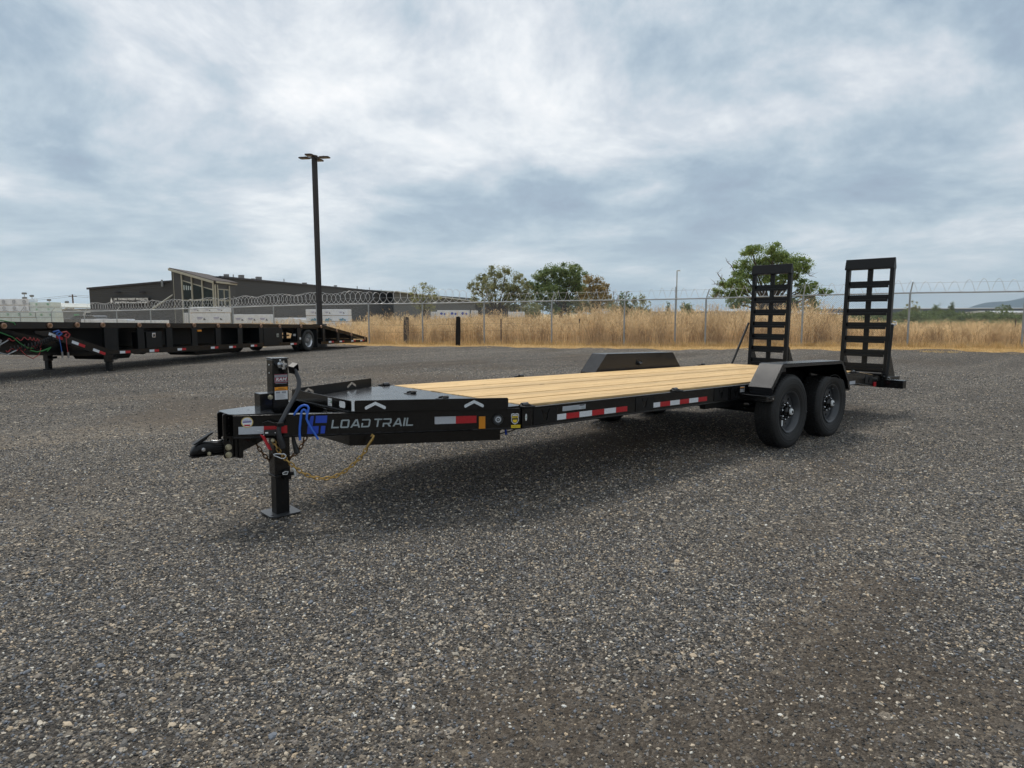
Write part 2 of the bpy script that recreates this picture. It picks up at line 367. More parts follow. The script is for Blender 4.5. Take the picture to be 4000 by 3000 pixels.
def circle(cx, cy, r, n=16, ry=None, a0=0): return [(cx+r*math.cos(a0+2*math.pi*k/n), cy+(ry or r)*math.sin(a0+2*math.pi*k/n)) for k in range(n)]
def rrect(x0, x1, y0, y1, r, n=5):
    out = []
    for (cx, cy, a) in ((x1-r, y1-r, 0), (x0+r, y1-r, 90), (x0+r, y0+r, 180), (x1-r, y0+r, 270)):
        for k in range(n): t = math.radians(a+90*k/(n-1)); out.append((cx+r*math.cos(t), cy+r*math.sin(t)))
    return out
def text(body, height, m, M, parent=None, name='lettering', width=None, bold=0.0, shear=0.0, thick=.0006, align='CENTER', res=2):
    cu = bpy.data.curves.new('t', 'FONT'); cu.body = body; cu.size = 1.0; cu.extrude = 0; cu.offset = bold; cu.shear = shear; cu.resolution_u = res
    cu.align_x = 'LEFT'; co = bpy.data.objects.new('t', cu); me = bpy.data.meshes.new_from_object(co); bpy.data.objects.remove(co)
    if not me.vertices: return None
    xs = [v.co.x for v in me.vertices]; ys = [v.co.y for v in me.vertices]; w0 = max(xs)-min(xs); h0 = max(ys)-min(ys)
    sy = height/h0; sx = (width/w0) if width else sy; cx = (max(xs)+min(xs))/2 if align == 'CENTER' else min(xs); cy = (max(ys)+min(ys))/2
    for v in me.vertices: v.co = ((v.co.x-cx)*sx, (v.co.y-cy)*sy, thick)
    me.name = name; me.materials.clear(); me.materials.append(MATS[m]); return link(name, me, parent, M)
def decal(outline, m, M, parent, name='sticker', t=.0012, lift=0.0): 
    return plate(outline, [], t, name, m, parent, M @ Matrix.Translation((0, 0, lift)))
def rect(x0, x1, y0, y1): return [(x0, y0), (x1, y0), (x1, y1), (x0, y1)]

# ------------------------------------------------------------------ terrain
def smooth(t): t = min(1, max(0, t)); return t*t*(3-2*t)
FENCE = [(-470, 62), (-300, 60), (-160, 58), (-40, 56.5), (78, 55), (200, 52.5), (329, 50), (455.5, 47.5), (588, 45), (738, 42.5), (911, 40), (1069, 37), (1237, 34.6), (1440, 32.3), (1650, 31.6), (1891, 30.3), (2155, 29.2), (2439, 27.8), (2757, 26.8), (3135, 25.2), (3551, 23.9), (4000, 22.6), (4480, 21.4), (5000, 20.2)]
def fines(x, y):
    n = .62*mnoise.noise((x*.42, y*.42, 9))+.25*mnoise.noise((x*1.5, y*1.5, 2))
    xr, yr = x*.94+y*.34, -x*.34+y*.94          # wheel lanes run along the yard
    n += .55*mnoise.noise((xr*.07, yr*.55, 4))
    return smooth((n-.02)/.42)
def hgt(x, y):
    dx, dy = x-CAM.x, y-CAM.y; f = dx*FH.x+dy*FH.y; r = dx*RH.x+dy*RH.y
    if f < 5: return 0.0
    q = r/f
    return .15*smooth((q-.12)/.5)*smooth((f-13)/10) - .24*smooth((-q-.28)/.42)*smooth((f-27)/10) - .06*smooth((.02-q)/.12)*smooth((f-24)/6)
FP = [spot(u, d) for u, d in FENCE]
def fence_range(ang):
    """distance from the camera to the fence line along a bearing (0 = straight ahead, + right)"""
    for a, b in zip(FP[:-1], FP[1:]):
        pa_ = a-CAM; pb_ = b-CAM; aa = math.atan2(pa_.dot(RH), pa_.dot(FH)); ab = math.atan2(pb_.dot(RH), pb_.dot(FH))
        if aa <= ang <= ab:
            t = (ang-aa)/(ab-aa); return math.hypot(pa_.x, pa_.y)*(1-t)+math.hypot(pb_.x, pb_.y)*t
    return 40.0
def ground_mat(name, gravel):
    m = bpy.data.materials.new(name); m.use_nodes = True; t = m.node_tree; b = t.nodes['Principled BSDF']; MATS[name] = m
    b.inputs['Roughness'].default_value = .9; b.inputs['Specular IOR Level'].default_value = .25
    tcn = t.nodes.new('ShaderNodeTexCoord'); co = tcn.outputs['Object']
    def noi(scale, det=5, rough=.6, dist=0):
        n = t.nodes.new('ShaderNodeTexNoise'); n.inputs['Scale'].default_value = scale; n.inputs['Detail'].default_value = det; n.inputs['Roughness'].default_value = rough; n.inputs['Distortion'].default_value = dist; t.links.new(co, n.inputs[0]); return n.outputs['Fac']
    def rmp(fac, els):
        r = t.nodes.new('ShaderNodeValToRGB'); t.links.new(fac, r.inputs[0]); c = r.color_ramp
        c.elements[0].position = els[0][0]; c.elements[0].color = (*els[0][1], 1); c.elements[1].position = els[-1][0]; c.elements[1].color = (*els[-1][1], 1)
        for p_, k in els[1:-1]: e = c.elements.new(p_); e.color = (*k, 1)
        return r.outputs[0]
    def mix(f, a, c, mode='MIX'):
        n = t.nodes.new('ShaderNodeMix'); n.data_type = 'RGBA'; n.blend_type = mode
        if isinstance(f, float): n.inputs[0].default_value = f
        else: t.links.new(f, n.inputs[0])
        for i, x in ((6, a), (7, c)):
            if isinstance(x, tuple): n.inputs[i].default_value = (*x, 1)
            else: t.links.new(x, n.inputs[i])
        return n.outputs[2]
    def ma(op, a, c):
        n = t.nodes.new('ShaderNodeMath'); n.operation = op
        for i, x in enumerate((a, c)):
            if isinstance(x, (int, float)): n.inputs[i].default_value = x
            else: t.links.new(x, n.inputs[i])
        return n.outputs[0]
    if gravel:
        cols = []; hs = []
        for sc in (75, 150, 26):
            v = t.nodes.new('ShaderNodeTexVoronoi'); v.inputs['Scale'].default_value = sc; t.links.new(co, v.inputs[0])
            s = t.nodes.new('ShaderNodeSeparateColor'); t.links.new(v.outputs['Color'], s.inputs[0])
            cols.append(rmp(s.outputs[0], [(0, (.018, .017, .0165)), (.28, (.046, .044, .042)), (.52, (.096, .091, .085)), (.72, (.17, .158, .142)), (.83, (.17, .18, .195)), (.93, (.40, .35, .27)), (1, (.68, .64, .57))]))
            hs.append((v.outputs['Distance'], s.outputs[1]))
        c = mix(.5, cols[0], cols[1])
        big = ma('GREATER_THAN', hs[2][1], .84)
        c = mix(ma('MULTIPLY', big, .7), c, cols[2])
        fa = t.nodes.new('ShaderNodeAttribute'); fa.attribute_name = 'fines'
        dirt = rmp(noi(34, 7, .8), [(.35, (.055, .045, .036)), (.55, (.115, .094, .072)), (.7, (.21, .175, .135))])
        c = mix(ma('MULTIPLY', fa.outputs['Fac'], .62), c, dirt)
        # worn wheel tracks: long soft bands
        mpt = t.nodes.new('ShaderNodeMapping'); mpt.inputs['Rotation'].default_value = (0, 0, .35); mpt.inputs['Scale'].default_value = (.09, .85, 1); t.links.new(co, mpt.inputs[0])
        ntr = t.nodes.new('ShaderNodeTexNoise'); ntr.inputs['Scale'].default_value = 1.0; ntr.inputs['Detail'].default_value = 5; ntr.inputs['Roughness'].default_value = .6; ntr.inputs['Distortion'].default_value = .6; t.links.new(mpt.outputs[0], ntr.inputs[0])
        trk = rmp(ntr.outputs['Fac'], [(.40, (.84, .83, .82)), (.52, (1, 1, 1)), (.64, (1.22, 1.17, 1.10))]); c = mix(1.0, c, trk, 'MULTIPLY')
        shade = rmp(noi(.16, 4, .55), [(.35, (.78, .74, .70)), (.65, (1.10, 1.04, .97))])
        c = mix(1.0, c, shade, 'MULTIPLY')
        t.links.new(c, b.inputs['Base Color'])
        h = ma('ADD', ma('MULTIPLY', hs[0][0], -.9), ma('MULTIPLY', hs[1][0], -.5)); h = ma('ADD', h, ma('MULTIPLY', noi(40, 4, .7), .5))
        bp = t.nodes.new('ShaderNodeBump'); bp.inputs['Distance'].default_value = .011; bp.inputs['Strength'].default_value = 1; t.links.new(h, bp.inputs['Height']); t.links.new(bp.outputs[0], b.inputs['Normal'])
    else:
        c = rmp(noi(3.5, 8, .7), [(.3, (.40, .28, .13)), (.5, (.62, .45, .22)), (.7, (.78, .60, .33))])
        c = mix(.35, c, rmp(noi(60, 5, .7), [(.3, (.12, .08, .04)), (.7, (.70, .52, .28))]))
        t.links.new(c, b.inputs['Base Color'])
        bp = t.nodes.new('ShaderNodeBump'); bp.inputs['Distance'].default_value = .03; t.links.new(noi(45, 5, .7), bp.inputs['Height']); t.links.new(bp.outputs[0], b.inputs['Normal'])
ground_mat('gravel_base', True); ground_mat('dry_field', False)
# the field: one sheet to the horizon
g = MB(); A = [0, .5, 1]
rad = [0, 12, 14, 16, 18, 20, 22, 24, 26, 28, 30, 34, 40, 50, 70, 110, 200, 400, 900, 2200, 4500, 7400]; NA = 180
for i, r in enumerate(rad):
    for k in range(NA):
        a = 2*math.pi*k/NA; x = CAM.x+r*math.sin(a+YAW); y = CAM.y+r*math.cos(a+YAW); g.v.append((x, y, hgt(x, y)-.012 - (0.05 if r < 12.5 else 0)))
for i in range(len(rad)-1):
    for k in range(NA): g.f.append((i*NA+k, i*NA+(k+1) % NA, (i+1)*NA+(k+1) % NA, (i+1)*NA+k))
tag(g.obj('ground', 'dry_field', smooth=60), kind='structure')
# the gravel yard: up to a strip of straw before the fence
g = MB(); NA = 720; NR = 96; FIN = []
def yard_edge(a):
    off = 2.6 + .5*math.sin(a*31)+.35*math.sin(a*83+1)+.18*math.sin(a*211)
    return fence_range(a) - off*(1 if a > -.45 else .4)
for i in range(NR+1):
    for k in range(NA):
        a = -math.pi+2*math.pi*k/NA; R_ = yard_edge(a); r = R_*(i/NR)**1.6
        x = CAM.x+r*math.sin(a+YAW); y = CAM.y+r*math.cos(a+YAW)
        berm = .05*math.exp(-((R_-r-.5)/.5)**2) if i < NR else 0
        nz = .010*mnoise.noise((x*.55, y*.55, 0)) + .006*mnoise.noise((x*1.7, y*1.7, 5))
        g.v.append((x, y, hgt(x, y)+nz+berm+(0 if i < NR else -.03))); FIN.append(fines(x, y))
for i in range(NR):
    for k in range(NA): g.f.append((i*NA+k, i*NA+(k+1) % NA, (i+1)*NA+(k+1) % NA, (i+1)*NA+k))
yo = g.obj('gravel_yard', 'gravel_base', smooth=60); tag(yo, kind='structure')
at_ = yo.data.attributes.new('fines', 'FLOAT', 'POINT'); at_.data.foreach_set('value', np.array(FIN, np.float32))

# ------------------------------------------------------------------ loose stones (instances of four pebble shapes)
def pebble_mat():
    m = bpy.data.materials.new('pebble'); m.use_nodes = True; t = m.node_tree; b = t.nodes['Principled BSDF']; MATS['pebble'] = m
    b.inputs['Roughness'].default_value = .7; b.inputs['Specular IOR Level'].default_value = .35
    at = t.nodes.new('ShaderNodeAttribute'); at.attribute_type = 'INSTANCER'; at.attribute_name = 'tone'
    r = t.nodes.new('ShaderNodeValToRGB'); r.color_ramp.interpolation = 'LINEAR'; t.links.new(at.outputs['Fac'], r.inputs[0]); c = r.color_ramp
    els = [(0, (.020, .0195, .019)), (.24, (.05, .048, .046)), (.44, (.092, .088, .083)), (.58, (.15, .142, .132)), (.69, (.145, .165, .195)), (.77, (.23, .19, .15)), (.85, (.34, .31, .255)), (.915, (.50, .38, .25)), (.96, (.58, .55, .48)), (1, (.80, .78, .72))]
    c.elements[0].position = 0; c.elements[0].color = (*els[0][1], 1); c.elements[1].position = 1; c.elements[1].color = (*els[-1][1], 1)
    for p_, k in els[1:-1]: e = c.elements.new(p_); e.color = (*k, 1)
    tcn = t.nodes.new('ShaderNodeTexCoord'); n = t.nodes.new('ShaderNodeTexNoise'); n.inputs['Scale'].default_value = 3; n.inputs['Detail'].default_value = 3; t.links.new(tcn.outputs['Object'], n.inputs[0])
    mr = t.nodes.new('ShaderNodeMapRange'); mr.inputs[3].default_value = .7; mr.inputs[4].default_value = 1.3; t.links.new(n.outputs['Fac'], mr.inputs[0])
    vm = t.nodes.new('ShaderNodeVectorMath'); vm.operation = 'SCALE'; t.links.new(r.outputs[0], vm.inputs[0]); t.links.new(mr.outputs[0], vm.inputs['Scale']); t.links.new(vm.outputs[0], b.inputs['Base Color'])
pebble_mat()
def sector(n, r0, r1, half):
    r = np.sqrt(RNG.uniform(r0*r0, r1*r1, n)); a = RNG.uniform(-half, half, n)+YAW
    return CAM.x+r*np.sin(a), CAM.y+r*np.cos(a)
pp = []
for (n, r0, r1, s0, s1) in [(105000, 1.5, 4.2, .0028, .0072), (110000, 4.2, 8.5, .0036, .0085), (80000, 8.5, 18, .005, .011), (3500, 1.5, 7, .008, .014), (20000, 16, 29, .007, .014)]:
    x, y = sector(n, r0, r1, .80); s = s0+(s1-s0)*RNG.random(n)**2.2; t = RNG.random(n)
    if s0 == .008: t = .45+.5*t
    t = np.where(t > .955, t-.06*RNG.random(n), t)
    if r0 > 15: t = .3+.66*t
    ok = np.ones(n, bool)
    if r1 > 20:
        for i in range(n):
            dx, dy = x[i]-CAM.x, y[i]-CAM.y; a = math.atan2(dx*RH.x+dy*RH.y, dx*FH.x+dy*FH.y)
            if math.hypot(dx, dy) > yard_edge(a)-.3: ok[i] = False
    pp.append(np.stack([x, y, s, t], 1)[ok])
pp = np.concatenate(pp)
# patches where fines cover the stones
keep = np.array([RNG.random() > .72*fines(a, b) for a, b in pp[:, :2]]); pp = pp[keep]
zs = np.array([hgt(a, b) + .010*mnoise.noise((a*.55, b*.55, 0)) + .006*mnoise.noise((a*1.7, b*1.7, 5)) for a, b in pp[:, :2]])
me = bpy.data.meshes.new('gravel_stones'); me.vertices.add(len(pp)); me.vertices.foreach_set('co', np.stack([pp[:, 0], pp[:, 1], zs+pp[:, 2]*.12], 1).ravel())
for nm_, dat in (('scl', pp[:, 2]), ('tone', pp[:, 3])):
    a = me.attributes.new(nm_, 'FLOAT', 'POINT'); a.data.foreach_set('value', dat.astype(np.float32))
a = me.attributes.new('rot', 'FLOAT_VECTOR', 'POINT'); a.data.foreach_set('vector', np.stack([RNG.normal(0, .25, len(pp)), RNG.normal(0, .25, len(pp)), RNG.uniform(0, 6.28, len(pp))], 1).astype(np.float32).ravel())
stones = bpy.data.objects.new('gravel_stones', me); COL.objects.link(stones); tag(stones, 'grey, tan and white crushed stones lying loose over the yard', 'gravel', kind='stuff')
gt = bpy.data.node_groups.new('pebbles', 'GeometryNodeTree'); gt.interface.new_socket('Geometry', in_out='INPUT', socket_type='NodeSocketGeometry'); gt.interface.new_socket('Geometry', in_out='OUTPUT', socket_type='NodeSocketGeometry')
gn = gt.nodes; gi = gn.new('NodeGroupInput'); go = gn.new('NodeGroupOutput'); g2i = gn.new('GeometryNodeGeometryToInstance')
for k in range(5):
    ico = gn.new('GeometryNodeMeshIcoSphere'); ico.inputs['Subdivisions'].default_value = 2; ico.inputs['Radius'].default_value = 1
    tr = gn.new('GeometryNodeTransform'); tr.inputs['Scale'].default_value = [(1.25, .9, .62), (1, .85, .7), (1.5, .8, .5), (1.1, 1.0, .55), (1.0, .7, .8)][k]
    sp = gn.new('GeometryNodeSetPosition'); nz = gn.new('ShaderNodeTexNoise'); nz.inputs['Scale'].default_value = .9; nz.inputs['Detail'].default_value = 1; nz.noise_dimensions = '4D'; nz.inputs['W'].default_value = k*7.3
    vs_ = gn.new('ShaderNodeVectorMath'); vs_.operation = 'SUBTRACT'; vs_.inputs[1].default_value = (.5, .5, .5); v2 = gn.new('ShaderNodeVectorMath'); v2.operation = 'SCALE'; v2.inputs['Scale'].default_value = 1.5
    gt.links.new(nz.outputs['Color'], vs_.inputs[0]); gt.links.new(vs_.outputs[0], v2.inputs[0]); gt.links.new(v2.outputs[0], sp.inputs['Offset'])
    gt.links.new(ico.outputs[0], tr.inputs[0]); gt.links.new(tr.outputs[0], sp.inputs[0]); gt.links.new(sp.outputs[0], g2i.inputs[0])
iop = gn.new('GeometryNodeInstanceOnPoints'); iop.inputs['Pick Instance'].default_value = True
m2p = gn.new('GeometryNodeMeshToPoints'); gt.links.new(gi.outputs[0], m2p.inputs[0]); gt.links.new(m2p.outputs[0], iop.inputs['Points']); gt.links.new(g2i.outputs[0], iop.inputs['Instance'])
ra = gn.new('GeometryNodeInputNamedAttribute'); ra.data_type = 'FLOAT_VECTOR'; ra.inputs['Name'].default_value = 'rot'; sa_ = gn.new('GeometryNodeInputNamedAttribute'); sa_.data_type = 'FLOAT'; sa_.inputs['Name'].default_value = 'scl'
e2r = gn.new('FunctionNodeEulerToRotation'); gt.links.new(ra.outputs[0], e2r.inputs[0]); gt.links.new(e2r.outputs[0], iop.inputs['Rotation']); gt.links.new(sa_.outputs[0], iop.inputs['Scale'])
rv = gn.new('FunctionNodeRandomValue'); rv.data_type = 'INT'; rv.inputs[4].default_value = 0; rv.inputs[5].default_value = 4; gt.links.new(rv.outputs[2], iop.inputs['Instance Index'])
sm = gn.new('GeometryNodeSetMaterial'); sm.inputs['Material'].default_value = MATS['pebble']; gt.links.new(iop.outputs[0], sm.inputs[0]); gt.links.new(sm.outputs[0], go.inputs[0])
md = stones.modifiers.new('pebbles', 'NODES'); md.node_group = gt
# ================================================================== the near equipment trailer
T = empty('equipment_trailer', (0, 0, 0), (0, .0165, 0), 'black flat deck equipment trailer with pine planks and two upright ramps', 'trailer')
W, H = .96, .650
XF, XB, XE = -3.40, 2.42, 3.14           # deck front, break of the dovetail, tail
def chan(sg, zt, h=.150, fl=.055, t=.009):   # channel open to the inside, thin lips proud of the web
    o = sg
    return [(o*.006, zt), (o*.006, zt-t), (0, zt-t), (0, zt-h+t), (o*.006, zt-h+t), (o*.006, zt-h), (-o*fl, zt-h), (-o*fl, zt-h+t), (-o*t, zt-h+t), (-o*t, zt-t), (-o*fl, zt-t), (-o*fl, zt)]
for sg in (-1, 1):
    b = MB(); b.sweep([(y, z) for y, z in chan(sg, 0)], [(XF, sg*W, H), (XB, sg*W, H), (XE, sg*W, H-.088)], right=(0, 1, 0)); b.obj('side_rail', 'black_paint', T, bevel=.0015)
    b = MB(); b.box(XF-.012, XF, sg*.45, sg*W, H-.150, H-.002); b.obj('front_end_plate', 'black_paint', T)
b = MB(); b.box(XF-.002, XF+.055, -.90, .90, H-.15, H); b.obj('front_crossmember', 'black_paint', T)
for i in range(12):
    x = -3.0+i*.46; b = MB(); b.box(x, x+.04, -.90, .90, H-.10, H-.026); b.obj('crossmember', 'black_dull', T)
# planks
NP = 12; pw = 1.80/NP
for i in range(NP):
    y0 = -.90+i*pw+.006; y1 = -.90+(i+1)*pw-.006; dz = random.uniform(-.003, .003)
    b = MB(); b.box(XF+.06, XB, y0, y1, H-.024+dz, H+.014+dz); b.obj('deck_plank', 'pine_plank', T, bevel=.003)
    b = MB(); M_ = Matrix.Translation((XB+.004, 0, H-.005+dz)) @ Matrix.Rotation(math.atan(.088/.72), 4, 'Y')
    b.box(0, .66, y0, y1, -.019, .019, M_); b.obj('dovetail_plank', 'pine_plank', T, bevel=.003)
b = MB(); b.box(3.06, 3.14, -.95, .95, .43, .565); b.obj('tail_crossmember', 'black_paint', T, bevel=.003)
# tongue beams
A2, B2 = Vector((-3.42, -.95, 0)), Vector((-5.134, -.131, 0)); DT = (B2-A2).normalized(); LT_ = (B2-A2).length; OUT = Vector((-DT.y, DT.x, 0))
if OUT.y > 0: OUT = -OUT
for sg in (1, -1):
    a = Vector((A2.x, A2.y*sg, 0)); e = Vector((B2.x, B2.y*sg, 0)); out = Vector((OUT.x, OUT.y*sg, 0)); b = MB()
    prof = [(.008, 0), (.008, -.009), (0, -.009), (0, -.141), (.008, -.141), (.008, -.150), (-.05, -.150), (-.05, -.141), (-.008, -.141), (-.008, -.009), (-.05, -.009), (-.05, 0)]
    b.sweep(prof, [a+Vector((0, 0, H-.001)), e+Vector((0, 0, H-.001))], right=tuple(out)); b.obj('tongue_beam', 'black_paint', T, bevel=.0015)
def onbeam(s, z, off=0.0):
    """frame on the outer face of the near tongue beam: x to the viewer's right, y up"""
    p = A2+DT*s+OUT*off; p.z = z; return frame(p, -DT, (0, 0, 1))
def onrail(x, z, off=0.0, y=None): return frame((x, (-W if y is None else y)-off, z), (1, 0, 0), (0, 0, 1))
# weld beads along the lower flange of the tongue
for (s0, s1) in ((.35, 1.80),):
    b = MB(); p_ = []
    for k in range(60):
        s = s0+(s1-s0)*k/59; q = A2+DT*s+OUT*.006; p_.append((q.x, q.y, H-.146+.002*math.sin(k*2.1)))
    b.tube(p_, [.004+.002*abs(math.sin(k*1.7)) for k in range(60)], 5); b.obj('weld_bead', 'black_dull', T)
# nose plate over the point of the tongue
plate([(-5.15, -.10), (-5.12, -.135), (-4.90, -.22), (-4.86, -.05), (-4.84, .08), (-4.90, .22), (-5.12, .135), (-5.15, .10)], [circle(-4.98, .03, .009, 8), circle(-5.06, -.02, .005, 8)], .006, 'nose_plate', 'plate_black', T, Matrix.Translation((0, 0, H)))
# coupler channel: two flanges with holes, a web, gussets
Hz = [.628, .579, .529, .484, .437, .387]
for y in (-.058, .048):
    plate(rrect(-5.172, -5.088, .366, .655, .012), [circle(-5.143, z, .0095, 12) for z in Hz], .010, 'coupler_channel_flange', 'black_paint', T, frame((0, y+.010, 0), (1, 0, 0), (0, 0, 1)))
b = MB(); b.box(-5.108, -5.088, -.048, .048, .366, .650); b.obj('coupler_channel_web', 'black_paint', T)
for y in (-.075, .065):
    b = MB(); b.prism([(-5.108, .500), (-5.108, .372), (-5.083, .360), (-5.078, .395), (-4.925, .457), (-4.86, .500)], y, y+.010, 'xz'); b.obj('coupler_gusset', 'black_paint', T, bevel=.002)
b = MB(); b.box(-5.088, -5.060, -.09, .09, .362, .645); b.obj('tongue_end_plate', 'black_paint', T, bevel=.002)
for z in (.437, .387):
    b = MB(); b.cyl((-5.143, -.080, z), (-5.143, -.058, z), .017, 6); b.cyl((-5.143, -.064, z), (-5.143, -.0585, z), .021, 16); b.obj('coupler_bolt', 'zinc', T, bevel=.002)
# coupler: lofted nose casting with ribbed shank
cp = MB(); sec = [(-5.100, .034, .398, .466), (-5.20, .036, .396, .468), (-5.235, .040, .394, .478), (-5.28, .043, .392, .480), (-5.315, .042, .392, .470), (-5.34, .034, .392, .452), (-5.355, .018, .393, .428), (-5.360, .006, .395, .410)]
n = 12; vs = []
for (x, hw, z0, z1) in sec:
    zc, hz_ = (z0+z1)/2, (z1-z0)/2
    for k in range(n):
        a = 2*math.pi*k/n+math.pi/n; ca_, sa_2 = math.cos(a), math.sin(a); q = .55
        vs.append((x, hw*math.copysign(abs(ca_)**q, ca_), zc+hz_*math.copysign(abs(sa_2)**(q if sa_2 < 0 else .8), sa_2)))
cp.add(vs, [(i*n+k, i*n+(k+1) % n, (i+1)*n+(k+1) % n, (i+1)*n+k) for i in range(len(sec)-1) for k in range(n)]+[tuple(range(n)), tuple((len(sec)-1)*n+k for k in range(n))])
cp.prism([(-5.36, .390), (-5.10, .390), (-5.10, .398), (-5.362, .398)], -.046, .046, 'xz')
cpo = cp.obj('coupler', 'black_dull', T, smooth=50)
for z in (.41, .425, .44, .455):
    b = MB(); b.box(-5.23, -5.11, -.039, -.033, z-.003, z+.003); b.obj('casting_rib', 'black_dull', cpo)
b = MB(); b.prism([(-5.345, .470), (-5.335, .466), (-5.29, .486), (-5.225, .528), (-5.218, .540), (-5.232, .536), (-5.30, .497)], -.022, .022, 'xz'); b.obj('latch_lever', 'black_dull', cpo, bevel=.002)
b = MB(); b.prism([(-5.318, .476), (-5.30, .474), (-5.262, .500), (-5.246, .524), (-5.252, .528), (-5.272, .508)], -.028, -.022, 'xz'); b.obj('latch_ear', 'black_dull', cpo)
b = MB(); b.cyl((-5.262, -.033, .494), (-5.262, .033, .494), .006, 8); b.obj('latch_pin', 'chrome', cpo)
b = MB(); b.tube([(-5.245, -.03, .486), (-5.20, -.034, .482), (-5.17, -.03, .484)], .005, 6); b.obj('latch_clip', 'chrome', cpo)
for (x, z, m_) in ((-5.293, .438, 'chrome'), (-5.260, .408, 'zinc')):
    b = MB(); b.cyl((x, -.056, z), (x, -.042, z), .013, 6); b.cyl((x, -.060, z), (x, -.050, z), .007, 8); b.obj('casting_bolt', m_, cpo, bevel=.001)

# ---------------------------------------------- jack
JX, JY = -4.790, -.004
b = MB(); b.box(JX-.054, JX+.054, JY-.054, JY+.054, .205, .995); jt = b.obj('jack_outer_tube', 'black_paint', T, bevel=.007)
b = MB(); b.box(JX-.058, JX+.058, JY-.058, JY+.058, .188, .205); b.obj('jack_collar', 'black_paint', T, bevel=.002)
b = MB(); b.box(JX-.057, JX+.057, JY-.057, JY+.057, .995, 1.002); b.obj('jack_cap', 'plate_black', T, bevel=.002)
inn = MB(); inn.box(JX-.046, JX+.046, JY-.046, JY+.046, -.069, .190); inn.obj('jack_inner_leg', 'black_dull', T, bevel=.005)
for z in (.140, .075, .010):
    b = MB(); b.cyl((JX, JY-.0475, z), (JX, JY-.044, z), .009, 12); b.obj('leg_hole', 'timber_dark', T)
plate(rrect(-.105, .115, -.095, .115, .03), [circle(.09, .06, .008), circle(-.08, -.06, .008)], .009, 'jack_foot_plate', 'rim_grey', T, Matrix.Translation((JX, 0, -.073)) @ Matrix.Rotation(-.0165, 4, 'Y'))
b = MB(); b.box(JX-.140, JX-.054, -.052, .052, .56, .768); b.obj('jack_mount_bracket', 'black_paint', T, bevel=.004)
b = MB(); b.cyl((JX-.074, -.066, .742), (JX-.074, -.052, .742), .017, 6); b.cyl((JX-.074, -.074, .742), (JX-.074, -.06, .742), .010, 10); b.obj('mount_bolt', 'zinc', T, bevel=.001)
MB().cyl((JX-.002, -.063, .988), (JX-.002, -.057, .988), .006, 10).obj('jack_rivet', 'white_cap', T)
for z in (.955, .90): MB().cyl((JX-.0565, .0, z), (JX-.0535, .0, z), .005, 10).obj('jack_rivet', 'white_cap', T)
# pull pin with a white spring clip
b = MB(); b.cyl((JX+.02, -.085, .218), (JX+.02, -.055, .218), .022, 14); b.cyl((JX+.075, -.07, .205), (JX+.02, -.07, .215), .012, 8); b.box(JX-.005, JX+.045, -.09, -.056, .175, .195); b.obj('jack_pull_pin', 'black_dull', T, bevel=.001)
b = MB(); b.tube([(JX-.015, -.088, .222), (JX+.0, -.094, .232), (JX+.022, -.094, .229), (JX+.015, -.094, .213), (JX-.012, -.088, .214)], .004, 6, closed=True); b.tube([(JX+.055, -.09, .250), (JX+.068, -.094, .232), (JX+.072, -.094, .19)], .007, 6); b.obj('pin_clip', 'white_cap', T)
# crank: shaft, head, bent tubular handle
b = MB(); b.cyl((JX, -.052, .957), (JX, -.135, .957), .0135, 12); b.cyl((JX, -.058, .957), (JX, -.066, .957), .024, 14); b.obj('crank_shaft', 'chrome', T, smooth=40)
b = MB(); b.cyl((JX+.006, -.10, .985), (JX+.006, -.10, .932), .006, 6); b.cyl((JX+.006, -.10, .940), (JX+.006, -.10, .928), .011, 6); b.obj('crank_bolt', 'chrome', T); MB().cyl((JX, -.133, .957), (JX, -.139, .957), .017, 12).obj('crank_washer', 'chrome', T)
b = MB(); b.box(-.027, .027, -.022, .022, -.030, -.024); b.box(-.027, .027, -.022, .022, .018, .024); b.box(-.027, -.021, -.022, .022, -.026, .020); b.box(.021, .027, -.022, .022, -.026, .020)
hb = b.obj('crank_head', 'black_dull', T, bevel=.002); hb.location = (JX+.045, -.165, .940); hb.rotation_euler = (.2, -.45, .5)
hp = [(-4.739, -.165, .927), (-4.734, -.177, .91), (-4.727, -.19, .881), (-4.724, -.202, .86), (-4.729, -.214, .837), (-4.74, -.227, .806), (-4.757, -.239, .779), (-4.778, -.251, .753), (-4.802, -.263, .725), (-4.827, -.276, .696), (-4.851, -.288, .667), (-4.871, -.30, .639), (-4.891, -.308, .615), (-4.903, -.31, .597), (-4.910, -.31, .57), (-4.911, -.31, .545)]
b = MB(); b.tube(hp, .0145, 12); b.obj('crank_handle', 'handle_grey', T, smooth=50)
b = MB(); b.tube([(-4.911, -.31, .55), (-4.909, -.31, .525), (-4.904, -.31, .50)], [.0145, .0165, .0195], 12); b.tube([(-4.904, -.31, .502), (-4.895, -.31, .472), (-4.886, -.31, .442)], [.0195, .0195, .0195], 14, caps=False); b.tube([(-4.904, -.31, .500), (-4.887, -.31, .445)], .0155, 12); b.obj('crank_grip', 'handle_grey', T, smooth=50)
b = MB(); b.box(-4.928, -4.885, -.335, -.285, .582, .606); b.tube([(-4.92, -.29, .594), (-4.96, -.265, .612), (-4.985, -.235, .60)], .006, 6); b.obj('handle_clip', 'black_dull', T, bevel=.002)
